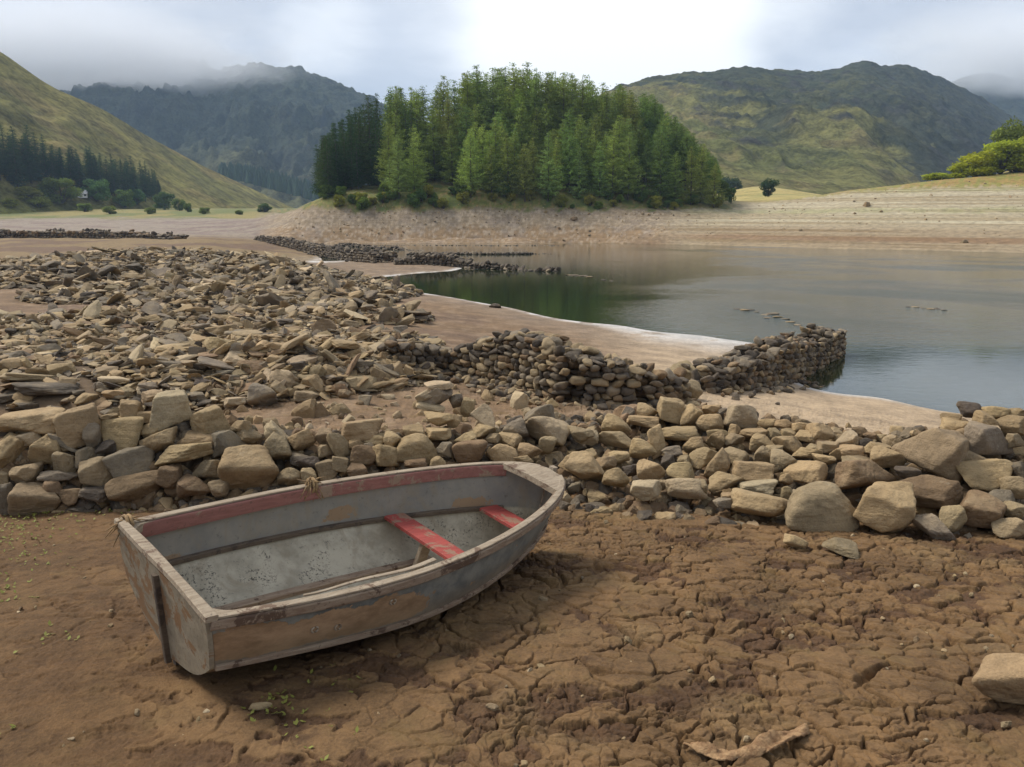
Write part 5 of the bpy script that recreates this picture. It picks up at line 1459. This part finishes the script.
def nth(i):
    """0 -> first"""
    if i < 19: return ORD[i]
    n = i + 1
    if n >= 100: return 'hundredth' if n == 100 else 'hundred and ' + nth(n - 101)
    return TENS[n // 10] + 'ieth' if n % 10 == 0 else TENS[n // 10] + 'y-' + ORD[n % 10 - 1]


MARKS = {'wall': [
    (28, 424, 'long flat pale slab', 'long flat pale slab capping the wall end farthest from the lake'), (78, 428, 'big square-topped tan block', 'big square-topped tan block on the wall, beside the long flat pale slab'),
    (34, 503, 'squat grey-tan footing boulder', 'squat grey-tan boulder at the wall foot below the long flat slab'), (136, 490, 'half-buried brown footing boulder', 'wide smooth brown boulder half buried at the wall foot behind the stern'),
    (92, 436, 'upright egg-shaped grey stone', 'upright egg-shaped grey stone leaning on the square-topped block'), (170, 412, 'pale cube-like block on the crest', 'pale cube-like block standing up on the wall crest behind the stern'),
    (183, 456, 'long grooved tan slab', 'long grooved tan slab under the thinner slab, left of the round boulder'), (248, 473, 'great round tan boulder', 'great round tan boulder in the wall just behind the boat'),
    (228, 446, 'smooth blue-grey slab', 'smooth grey slab resting on the great round boulder'), (361, 432, 'broad tan capstone', 'broad tan capstone behind the middle of the boat'),
    (417, 451, 'big loaf-shaped tan stone', 'big loaf-shaped tan stone right behind the boat, short of the bow'), (545, 433, 'pale craggy lump beyond the bow', 'pale craggy lump of rock just beyond the boat bow'),
    (587, 472, 'large slab beside the bow', 'large tan slab leaning down beside the boat bow'), (671, 413, 'tall pale tan block', 'tall pale tan block on the pile below the pier-like wall'),
    (686, 490, 'flat oval footing stone', 'flat pale oval stone at the foot of the pile'), (742, 417, 'chunky pale crest block', 'chunky pale block on the pile crest nearest the beach'),
    (762, 509, 'lens-shaped footing slab', 'lens-shaped tan slab lying at the foot of the pile, left of the biggest boulder'), (825, 513, 'huge grey-tan boulder', 'huge smooth grey-tan boulder at the foot of the pile'),
    (886, 515, 'huge tan boulder', 'huge tan faceted boulder beside the grey-tan one at the pile foot'), (934, 458, 'huge angular boulder', 'huge angular grey-tan boulder high on the pile toward the frame edge'),
    (930, 497, 'long brown boulder', 'long brown flat-topped boulder wedged under the huge angular one'), (868, 479, 'brown barrel-shaped boulder', 'brown barrel-shaped boulder above the huge tan boulder'),
    (970, 411, 'dark pitted stone', 'small dark pitted stone perched on the crest against the water'), (987, 478, 'wedge-shaped tan boulder', 'wedge-shaped tan boulder overhanging a dark gap'), (984, 514, 'dark-sided brown boulder', 'dark-sided brown boulder low in the pile under the wedge'), (807, 476, 'tan nose-shaped stone', 'tan nose-shaped stone above the huge grey-tan boulder')],
 'heap': [
    (252, 370, 'orange-brown heap boulder', 'orange-brown rounded boulder at the front of the rubble heap'), (222, 332, 'broad pale heap slab', 'broad pale slab lying level in the middle of the heap'), (45, 391, 'long dark foot slab', 'long dark slab at the heap foot above the wall'),
    (120, 345, 'long thin tan slab', 'long thin tan slab crossing the left part of the heap'), (335, 363, 'long leaning grey-tan slab', 'long grey-tan slab leaning steeply near the heap end'), (360, 386, 'low rounded end boulder', 'low rounded grey-tan boulder at the heap end by the bare soil'),
    (262, 398, 'big tipped grey slab', 'big grey slab tipped up at the front edge of the heap'), (172, 366, 'dark tent-like slab', 'dark tilted slab forming a little tent in the heap'), (15, 345, 'tan slab at the frame edge', 'tan slab in the heap at the frame edge'), (398, 372, 'upright tan post-like stone', 'upright post-like stone where the heap meets the low wall'),
    (312, 386, 'squarish tan stone at the front', 'squarish tan stone at the front of the heap near its end'), (100, 312, 'flat tan slab far back', 'flat tan slab far back in the left part of the heap')]}
SIDES = [(22, 'right of'), (68, 'upper right of'), (112, 'above'), (158, 'upper left of'), (202, 'left of'), (248, 'lower left of'), (292, 'below'), (338, 'lower right of'), (361, 'right of')]


def describe_stones():
    names = {}
    for s in STONES: s['label'] = None
    for part, ms in MARKS.items():
        for mx, my, short, full in ms:
            c = min((s for s in STONES if s['part'] == part and s['label'] is None), key=lambda s: (s['px'] - mx) ** 2 + (s['py'] - my) ** 2)
            c['label'] = full; c['mark'] = True
    pend = {}
    for s in STONES:
        if s['label']: continue
        a = math.sqrt(s['w'] * s['h']); sz = 'tiny' if a < 10 else 'small' if a < 16 else 'middling' if a < 25 else 'large'
        sh = {'r': 'rounded', 'a': 'angular', 'b': 'blocky', 's': 'flat'}[s['kind']]
        tilt = 'tilted ' if abs(s['ang']) > 20 else ''
        part = 'wall' if s['part'] in ('wall', 'out') else 'heap' if s['part'] == 'heap' else None
        if part is None:
            base = f"{sz} {TONEW[s['tone']]} {sh} stone"; pend.setdefault((base, 'lone', s['part']), []).append((s['px'], s)); continue
        mx, my, short, full = min(MARKS[part], key=lambda m: (s['px'] - m[0]) ** 2 + (s['py'] - m[1]) ** 2)
        dx, dy = s['px'] - mx, my - s['py']; ang = math.degrees(math.atan2(dy, dx)) % 360
        side = next(n for lim, n in SIDES if ang < lim)
        base = f"{sz} {tilt}{TONEW[s['tone']]} {sh} stone"
        pend.setdefault((base, side, short), []).append((math.hypot(dx, dy), s))
    for (base, side, short), L in pend.items():
        L.sort(key=lambda q: q[0])
        for i, (d, s) in enumerate(L):
            if side == 'lone':
                where = 'half sunk in the mud before the pile' if short == 'mud' else 'lying alone between the walls'
                s['label'] = f"{base} {where}" if len(L) == 1 else f"{base} {where}, {nth(i)} from the left"
            elif len(L) == 1: s['label'] = f"{base} {side} the {short}"
            else: s['label'] = f"{base} {side} the {short}, {'nearest' if i == 0 else nth(i) + ' nearest'}"
    for s in STONES:
        g = {'wall': 'stones of the tumbled wall behind the boat', 'out': 'stones of the tumbled wall behind the boat', 'heap': 'slabs of the rubble heap', 'lone': 'stones lying about the mud', 'mud': 'stones lying about the mud'}[s['part']]
        tag(s['o'], s['label'], 'stone', g)
describe_stones()


def describe_trees():
    sets = {}
    for t in TREES:
        if t['grp'] == 'island': row = 'shore' if t['y'] < 160 else 'middle slope' if t['y'] < 172 else 'crest'
        elif t['grp'] == 'plantation': row = 'x'
        else: row = 'x'
        t['row'] = row; sets.setdefault((t['grp'], t['kind'], row), []).append(t)
    for (grp, kind, row), L in sets.items():
        if grp == 'plantation':
            for k in range(3):
                sub = L[k * len(L) // 3:(k + 1) * len(L) // 3]
                for i, t in enumerate(sorted(sub, key=lambda q: q['px'])):
                    lab = f"dark spruce in the {['front', 'middle', 'back'][k]} row of the hillside plantation, {nth(i)} from the left"
                    tag(t['o'], lab, 'tree', 'spruces of the hillside plantation')
            continue
        for i, t in enumerate(sorted(L, key=lambda q: q['px'])):
            o = nth(i)
            if grp == 'island':
                col = 'dark green spruce' if kind == 'spruce_tree' else 'light green larch'
                tag(t['o'], f"{'tall ' if t['h'] > 14 else 'short ' if t['h'] < 9 else ''}{col} on the island {row}, {o} {'spruce' if 'spruce' in kind else 'larch'} there from the left", 'tree', 'trees of the wooded island')
            elif grp == 'shore': tag(t['o'], f"low green bush along the island bank under the trees, {o} from the left", 'bush', 'bushes along the island bank')
            elif grp == 'leftshrub':
                tag(t['o'], f"{'round green tree' if kind == 'round_tree' else 'low green bush'} on the grass below the plantation, {o} {'tree' if kind == 'round_tree' else 'bush'} from the left", 'tree' if kind == 'round_tree' else 'bush', 'bushes and round trees below the plantation')
            elif grp == 'gorse': tag(t['o'], 'young green tree rising out of the yellow gorse on the right bank' if kind == 'round_tree' else f"yellow-green gorse bush on top of the pale bank, {o} from the left", 'tree' if kind == 'round_tree' else 'bush', None if kind == 'round_tree' else 'gorse bushes on the pale bank')
            else:
                lab = {('round_tree', 0): 'round green tree at the end of the island wood', ('round_tree', 1): 'dark spreading tree in the valley behind the island wood', ('round_tree', 2): 'single dark round tree standing alone in the golden field', ('bush', 0): 'small green bush at the end of the island wood'}[(kind, i)]
                tag(t['o'], lab, 'tree' if kind == 'round_tree' else 'bush')
describe_trees()
for o in bpy.data.objects:
    if 'label' in o and not o.parent and 'category' in o: assert 4 <= len(o['label'].split()) <= 16, o['label']
